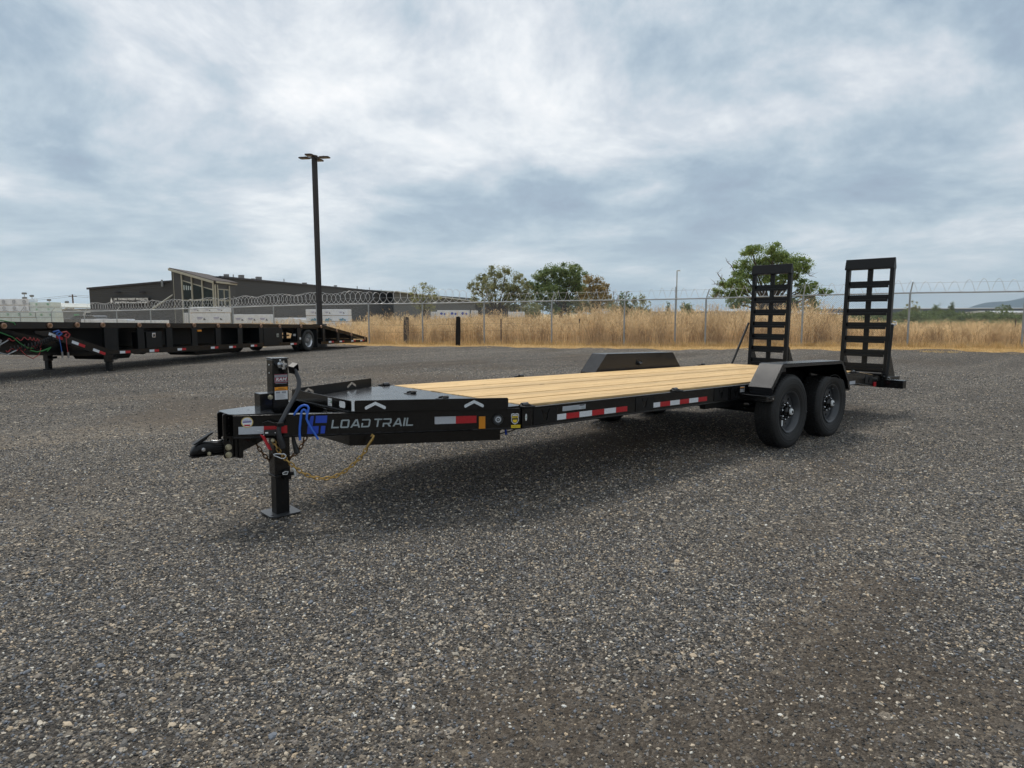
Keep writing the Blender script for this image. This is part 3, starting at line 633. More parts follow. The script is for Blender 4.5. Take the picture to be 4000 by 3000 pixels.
# jack stickers
F_ = frame((JX+.000, JY-.0545, 0), (1, 0, 0), (0, 0, 1))
def jd(x0, x1, z0, z1, m_, nm='sticker', lift=0.0, t=.0008): return decal(rect(x0, x1, z0, z1), m_, F_, T, nm, t, lift)
jd(-.043, .046, .835, .893, 'maroon_print', 'jack_name_sticker'); jd(-.043, .046, .840, .889, 'grey_soft_print', 'jack_name_sticker', .001)
jd(-.041, .045, .846, .872, 'maroon_print', 'jack_name_sticker', .002)
text('RAM', .021, 'white_print', F_ @ Matrix.Translation((.002, .859, .0032)), T, width=.076, bold=.03, shear=.22)
jd(-.036, .040, .829, .833, 'grey_soft_print', 'jack_name_sticker')
jd(-.043, .045, .722, .806, 'white_print', 'warning_sticker'); jd(-.043, .045, .782, .806, 'orange_print', 'warning_sticker', .001)
text('WARNING', .006, 'dark_print', F_ @ Matrix.Translation((.001, .797, .0022)), T, width=.042, bold=.02)
for z, w in ((.788, .07), (.784, .072)): jd(-.036, -.036+w, z, z+.0015, 'dark_print', 'warning_print', .002)
for x in (-.036, .004): jd(x, x+.030, .764, .776, 'grey_soft_print', 'warning_print', .001)
for k in range(7): jd(-.036, .036-.01*(k % 3), .728+k*.005, .7295+k*.005, 'grey_soft_print', 'warning_print', .001)

# ---------------------------------------------- tongue tool box
pl_ = [(-4.43, -.33), (-3.47, -.79), (-3.47, .79), (-4.43, .33)]
b = MB(); b.prism(pl_, .402, .640, 'xy'); b.obj('tool_box', 'black_paint', T, bevel=.004)
b = MB(); b.prism([(-4.485, -.40), (-4.42, -.44), (-3.55, -.86), (-3.55, .86), (-4.42, .44), (-4.485, .40)], .638, .652, 'xy'); b.obj('tool_box_lid', 'plate_black', T, bevel=.003)
b = MB(); b.box(-4.446, -4.428, -.02, .035, .590, .632); b.box(-4.45, -4.44, -.01, .025, .600, .626); b.obj('lid_latch', 'chrome', T, bevel=.002)
# tray floor of tread plate in front of the deck
def tread_obj(nm, verts, faces, par, axes):
    me = bpy.data.meshes.new(nm); me.from_pydata([tuple(v) for v in verts], [], faces); me.update(); uvl = me.uv_layers.new(name='UVMap')
    for p_ in me.polygons:
        nrm = p_.normal
        for li in p_.loop_indices:
            v = me.vertices[me.loops[li].vertex_index].co
            ax = (1, 0, 0) if abs(nrm.x) < .9 else (0, 1, 0)
            if abs(nrm.z) > .3: u_, w_ = v.x/max(.3, abs(nrm.z)), v.y
            elif abs(nrm.y) > .5: u_, w_ = v.x, v.z
            else: u_, w_ = v.y, v.z/max(.3, math.sqrt(max(.01, 1-nrm.z**2)))
            uvl.data[li].uv = (u_, w_)
    me.materials.append(MATS['tread_plate']); return link(nm, me, par)
def tread_prism(nm, poly, w0, w1, par, plane='xy'):
    b = MB(); b.prism(poly, w0, w1, plane); me = b.mesh(nm, 'tread_plate_fender' if nm.startswith('fender') else 'tread_plate'); uvl = me.uv_layers.new(name='UVMap')
    for p_ in me.polygons:
        nrm = p_.normal
        for li in p_.loop_indices:
            v = me.vertices[me.loops[li].vertex_index].co
            if abs(nrm.z) > .3: uvl.data[li].uv = (v.x/max(.5, abs(nrm.z)), v.y)
            elif abs(nrm.y) > .5: uvl.data[li].uv = (v.x, v.z)
            else: uvl.data[li].uv = (v.y, v.z)
    return link(nm, me, par)
tread_prism('tray_floor', [(-4.50, -.44), (-3.60, -.90), (-3.345, -.905), (-3.345, .905), (-3.60, .90), (-4.50, .44)], .6535, .6585, T)
def chevron(cx, cy, w=.12, h=.030, t=.022):
    o = []
    for (x, y) in ((-w/2, -h/2), (0, h/2), (w/2, -h/2)): pass
    L_ = w/2; r = t/2; top = [(-L_, -h/2+r), (0, h/2+r), (L_, -h/2+r)]; bot = [(L_, -h/2-r), (0, h/2-r), (-L_, -h/2-r)]
    out = [(-L_-r*.8, -h/2+r*.3), (-L_-r*.35, -h/2+r*.95)]+[top[1]]+[(L_+r*.35, -h/2+r*.95), (L_+r*.8, -h/2+r*.3), (L_+r*.6, -h/2-r*.75), (L_, -h/2-r)]+[bot[1]]+[(-L_, -h/2-r), (-L_-r*.6, -h/2-r*.75)]
    return [(cx+a, cy+c) for a, c in out][::-1]
NL = Vector((-4.47, -.482, 0)); NR = Vector((-3.545, -.960, 0)); ln = (NR-NL).length
plate(rrect(0, ln, 0, .078, .012), [chevron(.135, .042), chevron(.80, .040)], .005, 'tray_side_panel', 'black_paint', T, frame(NL+Vector((0, 0, .655)), NR-NL, (0, 0, 1)))
FL = Vector((-4.47, .482, 0)); FR = Vector((-3.545, .960, 0))
plate(rrect(0, ln, 0, .078, .012), [chevron(.16, .045), chevron(.74, .045)], .005, 'tray_side_panel', 'black_dull', T, frame(FL+Vector((0, 0, .655)), FR-FL, (0, 0, 1)))
tp_ = frame(Vector((-4.485, .475, .655)), (0, -1, 0), (0, 0, 1))
plate(rrect(0, .95, 0, .076, .014), [rrect(.775, .870, .018, .062, .016)], .005, 'tray_front_panel', 'black_paint', T, frame(Vector((-4.487, .475, .655)), (0, -1, 0), (0, 0, 1)))
fpM = frame(Vector((-4.4925, .475, .655)), (0, -1, 0), (0, 0, 1))
decal(rect(.615, .675, .012, .066), 'white_print', fpM, T, 'parts_sticker', .001)
for k in range(3): decal(rect(.622, .660, .020+k*.014, .0235+k*.014), 'grey_print', fpM, T, 'parts_print', .001, .001)
decal(circle(.667, .042, .005, 10, .009), 'green_print', fpM, T, 'parts_print', .001, .001)
for y in (-.23, .23):
    b = MB(); b.box(-3.63, -3.55, y-.03, y+.03, .6585, .663); b.tube([(-3.60, y-.03, .668), (-3.56, y-.035, .671), (-3.53, y, .672), (-3.56, y+.035, .671), (-3.60, y+.03, .668)], .007, 6); b.obj('flush_ring', 'black_dull', T)
# tie rings on the rails
def dring(x, y, up=.662, sgn=1, ang=0.0, par=T):
    r = MB(); L1, w1 = .052, .040
    pts = [(-L1, -w1*.2, 0), (-L1*.9, -w1, 0), (0, -w1*1.25, 0), (L1*.9, -w1, 0), (L1, -w1*.2, 0), (L1*.55, w1*.3, .012), (-L1*.55, w1*.3, .012)]
    r.tube([(a, c*sgn, z) for a, c, z in pts], .008, 8, closed=True); o = r.obj('tie_ring', 'black_dull', par, smooth=50); o.location = (x, y, up+.004); o.rotation_euler = (ang, 0, 0)
    s = MB(); s.tube([(-.028, 0, 0), (.028, 0, 0)], .017, 12); s.box(-.028, .028, -.010, .03, -.018, .0); so = s.obj('ring_strap', 'plate_black', o, smooth=40); so.location = (0, .012*sgn, .010)
for x in (-3.375, -1.565, 2.25): dring(x, -W+.005, H+.005)
for x in (-3.40, -1.72, 1.80): dring(x, W-.005, H+.005, -1)

# ---------------------------------------------- rail details
BULL = [(-.030, .052), (-.044, .036), (-.040, .032), (-.020, .012), (-.021, -.010), (-.012, -.034), (0, -.040), (.012, -.034), (.021, -.010), (.020, .012), (.040, .032), (.044, .036), (.036, .046), (.030, .052), (.026, .048), (.031, .037), (.016, .020), (0, .023), (-.016, .020), (-.031, .037), (-.026, .048)]
BULL = [(-.044, .046), (-.040, .050), (-.036, .047), (-.019, .019), (0, .021), (.019, .019), (.036, .047), (.040, .050), (.044, .046), (.025, .010), (.023, -.012), (.013, -.035), (0, -.041), (-.013, -.035), (-.023, -.012), (-.025, .010)]
def bull_plate(x, z, w=.24, sg=-1):
    M_ = onrail(x, z, .0005) if sg < 0 else frame((x, W+.0005, z), (-1, 0, 0), (0, 0, 1))
    plate(rect(-w/2, w/2, -.060, .060), [BULL[::-1]], .004, 'stake_pocket_plate', 'black_dull', T, M_)
for x in (-3.185, -2.017, -.833): bull_plate(x, .578); bull_plate(x, .578, sg=1)
bull_plate(-.569, .578, .16)
plate(rect(-.12, .12, -.055, .055), [BULL[::-1]], .004, 'stake_pocket_plate', 'black_dull', T, frame((2.72, -W-.0006, .543), (1, 0, -.12), (0.12, 0, 1)))
def tape_run(x0, x1, z0, z1, n, nm='reflective_tape'):
    for k in range(n):
        a = x0+(x1-x0)*k/n; c = x0+(x1-x0)*(k+1)/n
        t_ = decal(rect(a+.001, c-.001, z0, z1), 'white_tape' if k % 2 == 0 else 'red_tape', frame((0, -W-.0003, 0), (1, 0, 0), (0, 0, 1)), T, nm, .001)
        for q in range(4 if k else 3):
            cx = a+(c-a)*(.26+.2*q); w_ = .008; h_ = (z1-z0)
            sk = [(cx+.006, z0+h_*.1), (cx+.006+w_, z0+h_*.1), (cx+w_-.004, z0+h_*.3), (cx+w_+.003, z0+h_*.55), (cx+w_+.014, z0+h_*.92), (cx+.014, z0+h_*.92), (cx+.003, z0+h_*.55), (cx-.004, z0+h_*.3)]
            decal(sk, 'silver_tape' if k % 2 == 0 else 'maroon_print', frame((0, -W-.0014, 0), (1, 0, 0), (0, 0, 1)), t_, 'tape_pattern', .0004)
tape_run(-3.109, -2.243, .531, .574, 6); tape_run(-1.942, -1.069, .533, .575, 6)
vf = onrail(0, 0, .0003)
decal(rect(-3.005, -2.752, .593, .629), 'silver_tape', vf, T, 'data_plate', .001)
for k in range(4): decal(rect(-2.998, -2.83, .597+k*.007, .5995+k*.007), 'grey_print', vf, T, 'data_print', .001, .001)
decal(rect(-2.80, -2.762, .597, .612), 'grey_print', vf, T, 'data_print', .001, .001); decal(rect(-2.82, -2.765, .620, .627), 'dark_print', vf, T, 'data_print', .001, .001)
decal(rect(-.515, -.400, .578, .634), 'white_print', vf, T, 'warning_sticker', .001); decal(rect(-.508, -.407, .584, .617), 'dark_print', vf, T, 'warning_print', .001, .001)
decal(rect(-.508, -.407, .618, .629), 'orange_print', vf, T, 'warning_print', .001, .001)
for k in range(2): decal(rect(-.495, -.42, .590+k*.012, .595+k*.012), 'white_print', vf, T, 'warning_print', .001, .002)
decal(rect(2.13, 2.30, .50, .55), 'silver_tape', vf, T, 'rating_sticker', .001)
b = MB(); b.box(2.88, 2.955, -W-.014, -W-.001, .440, .500); b.obj('red_side_reflector', 'red_tape', T, bevel=.003)
b = MB(); b.cyl((3.02, -W-.010, .52), (3.02, -W-.002, .52), .004, 6); b.obj('rail_bolt', 'zinc', T)

# ---------------------------------------------- tongue stickers
def ob(outline, m_, nm, lift=0.0, par=T, t=.0008): return decal(outline, m_, onbeam(0, 0, .0004+lift), par, nm, t)
# local x on the beam runs to the right = -s
def rs(s0, s1, z0, z1): return rect(-s0, -s1, z0, z1)
def tape2(s0, s1, s2, z0, z1):
    a = ob(rs(s0, s1, z0, z1), 'silver_tape', 'reflective_strip'); c = ob(rs(s1, s2, z0, z1), 'red_tape', 'reflective_strip')
    for (q, p_, m_) in (((s0+s1)/2-.008, a, 'white_print'), ((s1+s2)/2-.008, c, 'maroon_print')):
        text('LOADTRAIL', .011, m_, onbeam(q, (z0+z1)/2-.001, .0014), p_, width=.082, bold=.01, res=1, name='strip_lettering')
        for dx in (0, .010): decal(rect(-(q+.058)+dx, -(q+.058)+dx+.006, (z0+z1)/2-.006, (z0+z1)/2+.003), m_, onbeam(0, 0, .0014), p_, 'strip_mark', .0004)
tape2(1.868, 1.717, 1.574, .527, .576); tape2(.613, .466, .320, .553, .604)
decal(circle(-1.815, .605, .036, 28), 'gold_print', onbeam(0, 0, .0016), T, 'round_sticker', .0008); decal(circle(-1.815, .605, .030, 24), 'white_print', onbeam(0, 0, .0025), T, 'round_sticker_face', .0004)
decal([(-1.842, .600), (-1.790, .603), (-1.789, .614), (-1.841, .612)], 'purple_print', onbeam(0, 0, .003), T, 'round_sticker_print', .0004)
text('made in', .010, 'blue_print', onbeam(1.815, .620, .003), T, name='round_sticker_print', res=1); decal([(-1.835, .590), (-1.795, .590), (-1.80, .580), (-1.83, .580)], 'red_tape', onbeam(0, 0, .003), T, 'round_sticker_print', .0004)
# blue block emblem
k = .10
def skew(pts, x0, z0): return [(x0+a+(c)*.10, z0+c) for a, c in pts]
EX = -1.452
for q in ([(0, .050), (.030, .050), (.034, .118), (.014, .118)], [(.046, .070), (.118, .070), (.118, .118), (.046, .118)], [(0, 0), (.070, 0), (.070, .050), (0, .050)], [(.084, 0), (.112, 0), (.112, .050), (.084, .050)]):
    ob(skew(q, EX, .516), 'blue_print', 'blue_emblem')
# block letters LOAD TRAIL, slanted, drawn as outlines
def letter(ch):
    t = .17
    if ch == 'L': return [[(0, 0), (.86, 0), (.86, t), (t*1.1, t), (t*1.1, 1), (0, 1)]], []
    if ch == 'O': return [[(.12, 0), (.88, 0), (1, .12), (1, .88), (.88, 1), (.12, 1), (0, .88), (0, .12)]], [[(t*1.15, t*1.25), (t*1.15, 1-t*1.25), (t*1.5, 1-t), (1-t*1.5, 1-t), (1-t*1.15, 1-t*1.25), (1-t*1.15, t*1.25), (1-t*1.5, t), (t*1.5, t)]]
    if ch == 'A': return [[(0, 0), (.20, 0), (.30, .20), (.84, .20), (.92, 0), (1.12, 0), (.72, 1), (.46, 1)]], [[(.39, .37), (.60, .82), (.77, .37)]]
    if ch == 'D': return [[(0, 0), (.85, 0), (1, .14), (1, .86), (.85, 1), (0, 1), (0, 1-t), (.76, 1-t), (.82, 1-t*1.4), (.82, t*1.4), (.76, t), (t*1.1, t), (t*1.1, .52), (0, .52)]], []
    if ch == 'T': return [[(.36, 0), (.55, 0), (.55, 1-t), (.92, 1-t), (.92, 1), (0, 1), (0, 1-t), (.36, 1-t)]], []
    if ch == 'R': return [[(0, 0), (.19, 0), (.19, .30), (.52, .30), (.78, 0), (1.02, 0), (.74, .32), (.90, .34), (.98, .44), (.98, .88), (.86, 1), (0, 1), (0, 1-t), (.74, 1-t), (.79, .79), (.79, .52), (.74, .46), (0, .46)]], []
    if ch == 'I': return [[(0, 0), (.19, 0), (.19, 1), (0, 1)]], []
def word(wd, s0, s1, zb, h):
    wdt = {'L': .94, 'O': 1.1, 'A': 1.16, 'D': 1.12, 'T': 1.0, 'R': 1.12, 'I': .30, ' ': .22}; tot = sum(wdt[c] for c in wd); k_ = (s0-s1)/tot; x = 0
    for c in wd:
        if c != ' ':
            o, hs_ = letter(c); sx = k_*.94
            f = lambda P_: [(-s0+x+a*sx+z*h*.16, zb+z*h) for a, z in P_]
            plate(f(o[0]), [f(q) for q in hs_], .0008, 'beam_letter', 'grey_print', T, onbeam(0, 0, .0004))
        x += wdt[c]*k_
word('LOAD TRAIL', 1.300, .755, .5475, .056)
b = MB(); b.prism([(-.303, .511), (-.257, .511), (-.257, .598), (-.303, .598)], 0, .006, 'xy'); o_ = b.obj('orange_reflector', 'orange_lens', T, bevel=.0015); o_.matrix_local = onbeam(0, 0, .0004)
b = MB(); b.lathe([(0, .040), (.010, .040), (.014, .036), (.012, .030), (.006, .029)], axis='z', n=28); o_ = b.obj('clearance_lamp_ring', 'hose_black', T, smooth=50); o_.matrix_local = onbeam(.168, .574, .0004)
b = MB(); b.lathe([(.0, .029), (.012, .029), (.018, .022), (.020, .010), (.020, 0)], axis='z', n=24); o_ = b.obj('clearance_lamp', 'clear_lens', T, smooth=50); o_.matrix_local = onbeam(.168, .574, .0006)
b = MB(); b.lathe([(.018, .020), (.0195, .020), (.0195, .013), (.018, .013)], axis='z', n=20); b.lathe([(.019, .004), (.021, .004), (.021, 0)], axis='z', n=10); o_ = b.obj('lamp_detail', 'silver_tape', T); o_.matrix_local = onbeam(.168, .574, .0024)
SH = [(-.026, .034), (-.014, .038), (0, .034), (.014, .038), (.026, .034), (.029, .020), (.026, .006), (.028, -.012), (.020, -.030), (0, -.042), (-.020, -.030), (-.028, -.012), (-.026, .006), (-.029, .020)]
SH = SH[::-1]
shM = onbeam(.040, .575, .0004)
decal(SH, 'white_print', shM, T, 'shield_sticker', .0008); decal([(a*.86, c*.86) for a, c in SH], 'dark_print', shM, T, 'shield_sticker_face', .0004, .001)
decal([(-.021, .018), (-.021, .003), (.021, .003), (.021, .018)][::-1], 'yellow_print', shM, T, 'shield_print', .0004, .0016); decal([(-.018, -.008), (.018, -.008), (.013, -.024), (0, -.030), (-.013, -.024)][::-1], 'yellow_print', shM, T, 'shield_print', .0004, .0016)
text('132', .012, 'dark_print', shM @ Matrix.Translation((0, .0105, .0022)), T, name='shield_lettering', width=.032, bold=.03, res=1); decal(rect(-.019, .019, .020, .027), 'white_print', shM, T, 'shield_print', .0004, .0016)
decal(rect(-.034, .034, -.011, .010), 'yellow_print', onbeam(.034, .519, .0004), T, 'number_sticker', .0008); text('LT4152756119', .010, 'dark_print', onbeam(.034, .519, .0016), T, name='number_print', width=.058, res=1)
decal(circle(-3.375, .580, .009, 16, .026), 'white_cap', vf, T, 'oval_sticker', .0008); decal(circle(-3.375, .580, .004, 8, .006), 'green_print', vf, T, 'oval_print', .0004, .001)

# ---------------------------------------------- breakaway switch, cables, cord, hook, chains
o_ = MB().box(-.045, .045, -.018, .018, 0, .028).obj('breakaway_switch', 'hose_black', T, bevel=.003); o_.matrix_local = onbeam(1.668, .536, .001)
decal(rect(-.038, -.020, -.004, .006), 'white_print', onbeam(1.668, .536, .0295), T, 'switch_print', .0005); decal(circle(.022, .0, .004, 8), 'white_print', onbeam(1.668, .536, .0295), T, 'switch_print', .0005)
o_ = MB().tube([(-.045, 0, .012), (-.065, .012, .02), (-.085, .016, .02)], .0025, 5).tube([(-.042, -.012, .012), (-.052, -.020, .02)], .004, 5).obj('switch_wire', 'white_cap', T); o_.matrix_local = onbeam(1.668, .536, .001)
def bp3(s, z, off): 
    q = A2+DT*s+OUT*off; return (q.x, q.y, z)
hx = []
cpts = [(1.722, .525), (1.708, .497), (1.692, .463), (1.678, .430)]
for i in range(14*12+1):
    t = i/(14*12)*3; k = min(2, int(t)); f = t-k; s = cpts[k][0]*(1-f)+cpts[k+1][0]*f; z = cpts[k][1]*(1-f)+cpts[k+1][1]*f; a = 2*math.pi*i/12
    q = A2+DT*(s+.011*math.cos(a))+OUT*(.045+.011*math.sin(a)); hx.append((q.x, q.y, z+.004*math.cos(a)))
b = MB(); b.tube(hx, .0026, 5); b.obj('coiled_cable', 'red_cable', T, smooth=60)
b = MB(); b.tube([bp3(1.678, .430, .045), bp3(1.668, .414, .05), bp3(1.656, .400, .055)], .003, 5); b.obj('cable_end', 'hose_black', T)
b = MB(); b.tube([bp3(s, z, .06) for s, z in ((1.655, .401), (1.640, .405), (1.61, .402), (1.592, .401), (1.582, .392), (1.584, .378), (1.597, .371), (1.612, .373), (1.640, .388), (1.655, .392))], .0042, 7, closed=True); b.obj('carabiner', 'chrome', T, smooth=60)
cordA = [(1.53, .645), (1.515, .668), (1.499, .690), (1.482, .703), (1.463, .708), (1.446, .703), (1.438, .690), (1.442, .668), (1.449, .645), (1.452, .620), (1.444, .597), (1.434, .575), (1.420, .548), (1.40, .515), (1.382, .482)]
b = MB(); b.tube([bp3(s, z, .010+.018*min(1, i/9)) for i, (s, z) in enumerate(cordA)], .0075, 8); b.obj('blue_cord', 'blue_cord', T, smooth=60)
cordB = [(1.452, .658), (1.458, .674), (1.468, .679), (1.478, .673), (1.484, .655), (1.490, .61), (1.496, .56), (1.497, .52), (1.495, .480)]
b = MB(); b.tube([bp3(s, z, .020) for i, (s, z) in enumerate(cordB)], .0080, 8); b.obj('blue_cord', 'blue_cord', T, smooth=60)
b = MB(); b.tube([bp3(1.545, .50, -.08), bp3(1.538, .45, -.08), bp3(1.528, .41, -.08), bp3(1.518, .375, -.08)], [.011, .014, .018, .020], 10); b.obj('plug_cable', 'hose_black', T, smooth=50)
# chains: links shared, each its own piece
lk = MB(); lp = []
for k in range(16):
    a = 2*math.pi*k/16; lp.append((.0125*math.cos(a)+(.0075 if math.cos(a) > 0 else -.0075), .0105*math.sin(a), 0))
lk.tube(lp, .0043, 6, closed=True); LM = {m_: lk.mesh('chain_link', m_, 60) for m_ in ('gold_chain', 'rusty_chain')}
def chain(path, m_):
    P_ = [Vector(p_) for p_ in path]; d = [0]
    for a, c in zip(P_[:-1], P_[1:]): d.append(d[-1]+(c-a).length)
    n = int(d[-1]/.031); root = MB().cyl(P_[0]+Vector((0, .008, 0)), P_[0]-Vector((0, .012, 0)), .008, 10).obj('safety_chain', m_, T)
    def at(s):
        for i in range(len(d)-1):
            if s <= d[i+1]: return P_[i].lerp(P_[i+1], (s-d[i])/(d[i+1]-d[i]))
        return P_[-1]
    for i in range(n):
        a, c = at(i*d[-1]/n), at((i+1)*d[-1]/n); x = (c-a).normalized(); y = x.cross(Vector((.3, 1, .15))).normalized()
        if i % 2: y = x.cross(y)
        z = x.cross(y); M_ = Matrix((x, y, z)).transposed().to_4x4(); M_.translation = (a+c)/2
        link('chain_link', LM[m_], root, M_)
    return root
nc = [(1.661, .486), (1.639, .45), (1.615, .4), (1.577, .355), (1.532, .31), (1.48, .265), (1.421, .236), (1.36, .222), (1.291, .229), (1.221, .262), (1.164, .307), (1.107, .362), (1.075, .41)]
ch = chain([bp3(s, z, .045 if i else .02) for i, (s, z) in enumerate(nc)], 'gold_chain')
b = MB(); b.tube([bp3(s, z, .05) for s, z in ((1.078, .400), (1.070, .425), (1.050, .455), (1.034, .478), (1.028, .497), (1.036, .505), (1.046, .492))], [.005, .009, .010, .009, .008, .007, .004], 8); b.obj('chain_hook', 'gold_chain', ch, smooth=60)
chain([(-4.935, .03, .445), (-4.928, .05, .419), (-4.894, .05, .363), (-4.859, .05, .313), (-4.823, .06, .278), (-4.786, .07, .262), (-4.74, .07, .266), (-4.693, .05, .291), (-4.644, .03, .332), (-4.615, .02, .38), (-4.593, .0, .44), (-4.585, -.02, .50)], 'rusty_chain')
b = MB(); b.cyl(bp3(1.662, .488, .0), bp3(1.662, .488, .035), .011, 12); b.obj('chain_eye_bolt', 'zinc', T)
b = MB(); b.tube([(-3.55, -.70, .50), (-3.50, -.74, .46), (-3.45, -.80, .485), (-3.38, -.86, .50)], .006, 6); b.tube([(-3.52, -.72, .50), (-3.46, -.76, .44), (-3.40, -.84, .47), (-3.36, -.88, .50)], .005, 6); b.obj('brake_wiring', 'hose_black', T, smooth=60)
b = MB(); b.tube([(-3.43, -.80, .475), (-3.425, -.80, .455), (-3.43, -.805, .44)], .009, 8); b.obj('wire_connector', 'blue_print', T)

# ---------------------------------------------- fenders
FI, FO = 1.022, 1.262
def fender(sg):
    prof = [(-.395, .565), (-.432, .640), (-.225, .862), (-.205, .868), (1.155, .856), (1.175, .850), (1.350, .650), (1.405, .520)]
    b = MB(); n = len(prof); t = .004; inner = []
    for i, (x, z) in enumerate(prof):
        a = prof[max(0, i-1)]; c = prof[min(n-1, i+1)]; d = Vector((c[0]-a[0], c[1]-a[1])).normalized(); inner.append((x+d.y*t, z-d.x*t))
    b.prism(prof+inner[::-1], sg*FI, sg*FO, 'xz'); me = b.mesh('fender_top', 'tread_plate_fender'); uvl = me.uv_layers.new(name='UVMap'); run = 0; D = {}
    for i, (x, z) in enumerate(prof):
        if i: run += math.hypot(x-prof[i-1][0], z-prof[i-1][1])
        D[(round(x, 4), round(z, 4))] = run; D[(round(inner[i][0], 4), round(inner[i][1], 4))] = run
    for li, lp_ in enumerate(me.loops):
        v = me.vertices[lp_.vertex_index].co; uvl.data[li].uv = (v.y, D[(round(v.x, 4), round(v.z, 4))])
    top = link('fender', me, T)
    lip = []; dn = []
    for i, (x, z) in enumerate(prof[1:]):
        a = prof[max(1, i)]; c = prof[min(n-1, i+2)]; d = Vector((c[0]-a[0], c[1]-a[1])).normalized(); lip.append((x, z)); dn.append((x+d.y*.038, z-d.x*.038))
    tread_prism('fender_lip', lip+dn[::-1], sg*(FO-.004), sg*FO, top, 'xz')
    tread_prism('fender_gusset', [(.28, .824), (.66, .820), (.60, .79), (.565, .735), (.545, .725), (.425, .725), (.405, .735), (.36, .79)], sg*(FO-.007), sg*(FO-.0045), top, 'xz')
    tread_prism('fender_skirt', [(-.395, .565), (-.432, .640), (-.225, .862), (1.155, .852), (1.350, .650), (1.405, .520)], sg*FI, sg*(FI-.004), top, 'xz')
    b = MB(); b.box(-.23, -.14, sg*(FO-.03), sg*(FO-.008), .785, .835); b.obj('lamp_bracket', 'black_dull', top, bevel=.003)
    b = MB(); b.box(-.50, -.33, sg*W, sg*(FO-.01), .505, .560); b.box(-.52, -.32, sg*W, sg*(FO-.02), .560, .566); b.obj('fender_bracket', 'black_paint', top, bevel=.003)
    b = MB(); b.box(1.34, 1.46, sg*W, sg*(FO-.03), .50, .545); b.obj('fender_bracket', 'black_paint', top, bevel=.003)
    return top
fn = fender(-1); ff = fender(1)
b = MB(); b.cyl((-.41, -FO+.0, .535), (-.41, -FO-.012, .535), .012, 6); b.cyl((-.45, -1.0, .47), (-.45, -1.05, .47), .016, 10); b.obj('bracket_bolt', 'chrome', fn)
dring(.42, FI-.012, .73, -1, 1.25, ff)

# ---------------------------------------------- wheels, axles, springs
def tyre_mesh():
    R, w = .380, .215; n = 60; b = MB()
    prof = [(-.078, .205), (-.090, .222), (-.104, .262), (-.1075, .300), (-.105, .338), (-.100, .356), (-.090, .368), (-.078, .372)]
    full = prof+[(-a, r) for a, r in prof[::-1]]
    b.lathe(full, n=n)
    # tread: ribs of staggered blocks
    for (y0, y1, off, cnt) in ((-.080, -.050, 0, 56), (-.044, -.016, .5, 56), (-.011, .011, 0, 56), (.016, .044, .5, 56), (.050, .080, 0, 56)):
        for k in range(cnt):
            a0 = 2*math.pi*(k+off+.07)/cnt; a1 = 2*math.pi*(k+off+.90)/cnt; j = .010 if abs(y0+y1) > .05 else .004
            vs = []
            for (a, s_) in ((a0, -1), (a1, 1)):
                for (y, r) in ((y0, .369), (y1, .369), (y1, R), (y0, R)): vs.append((r*math.cos(a+s_*.0), y, r*math.sin(a)))
            b.add(vs, [(0, 1, 2, 3), (4, 7, 6, 5), (0, 4, 5, 1), (1, 5, 6, 2), (2, 6, 7, 3), (3, 7, 4, 0)])
    # shoulder lugs and sidewall rings
    for k in range(72):
        a = 2*math.pi*k/72
        for s_ in (-1, 1):
            c_, d_ = math.cos(a), math.sin(a); c2, d2 = math.cos(a+.05), math.sin(a+.05)
            q = [(.358, .1015), (.371, .092), (.376, .080), (.366, .080)]
            b.add([(r*c_, s_*y, r*d_) for r, y in q]+[(r*c2, s_*y, r*d2) for r, y in q], [(0, 1, 2, 3), (4, 7, 6, 5), (0, 4, 5, 1), (1, 5, 6, 2), (2, 6, 7, 3), (3, 7, 4, 0)])
    for s_ in (-1, 1):
        for r_, y_ in ((.334, .1062), (.318, .1078), (.290, .1078), (.248, .1005), (.228, .094)):
            b.lathe([(s_*(y_-.002), r_-.004), (s_*(y_+.0012), r_-.0015), (s_*(y_+.0012), r_+.0015), (s_*(y_-.002), r_+.004)], n=n)
    return b.mesh('tyre', 'tyre_rubber', 35)
TM = tyre_mesh()
def rim_mesh():
    b = MB(); b.lathe([(-.092, .206), (-.096, .214), (-.088, .214), (-.086, .203), (-.070, .200), (-.060, .190), (-.030, .186), (.03, .182), (.06, .186), (.085, .203), (.09, .212), (.080, .202), (.05, .176), (-.028, .176), (-.058, .182), (-.068, .192), (-.084, .196), (-.092, .206)], n=48)
    return b.mesh('rim', 'rim_grey', 40)
RM = rim_mesh()
def disc():
    cu_out = circle(0, 0, .181, 48); hs_ = [circle(.138*math.cos(a), .138*math.sin(a), .017, 12) for a in [2*math.pi*(k+.5)/8 for k in range(8)]]
    o = plate(cu_out, [h_[::-1] for h_ in hs_]+[circle(0, 0, .055, 20)[::-1]], .008, 'wheel_disc', 'rim_grey', None, Matrix.Identity(4)); me = o.data; bpy.data.objects.remove(o); return me
DM = disc()
hb_ = MB(); hb_.lathe([(0, .072), (-.012, .070), (-.020, .058), (-.055, .056), (-.062, .050), (-.078, .048), (-.082, .040)], n=28); hb_.lathe([(-.010, .100), (-.016, .100), (-.018, .074)], n=28); HBM = hb_.mesh('hub', 'black_paint', 45)
hc = MB(); hc.lathe([(-.078, .035), (-.098, .034), (-.106, .030), (-.110, .022), (-.110, .016)], n=24); HCM = hc.mesh('hub_cap', 'white_cap', 45)
hp_ = MB(); hp_.lathe([(-.108, .016), (-.112, .015), (-.116, .008), (-.116, 0)], n=14); HPM = hp_.mesh('hub_plug', 'hose_black', 45)
lg = MB(); lg.tube([(0, 0, 0), (0, -.018, 0)], .011, 6); lg.tube([(0, -.018, 0), (0, -.026, 0)], [.010, .005], 8); LGM = lg.mesh('lug_nut', 'chrome', 40)
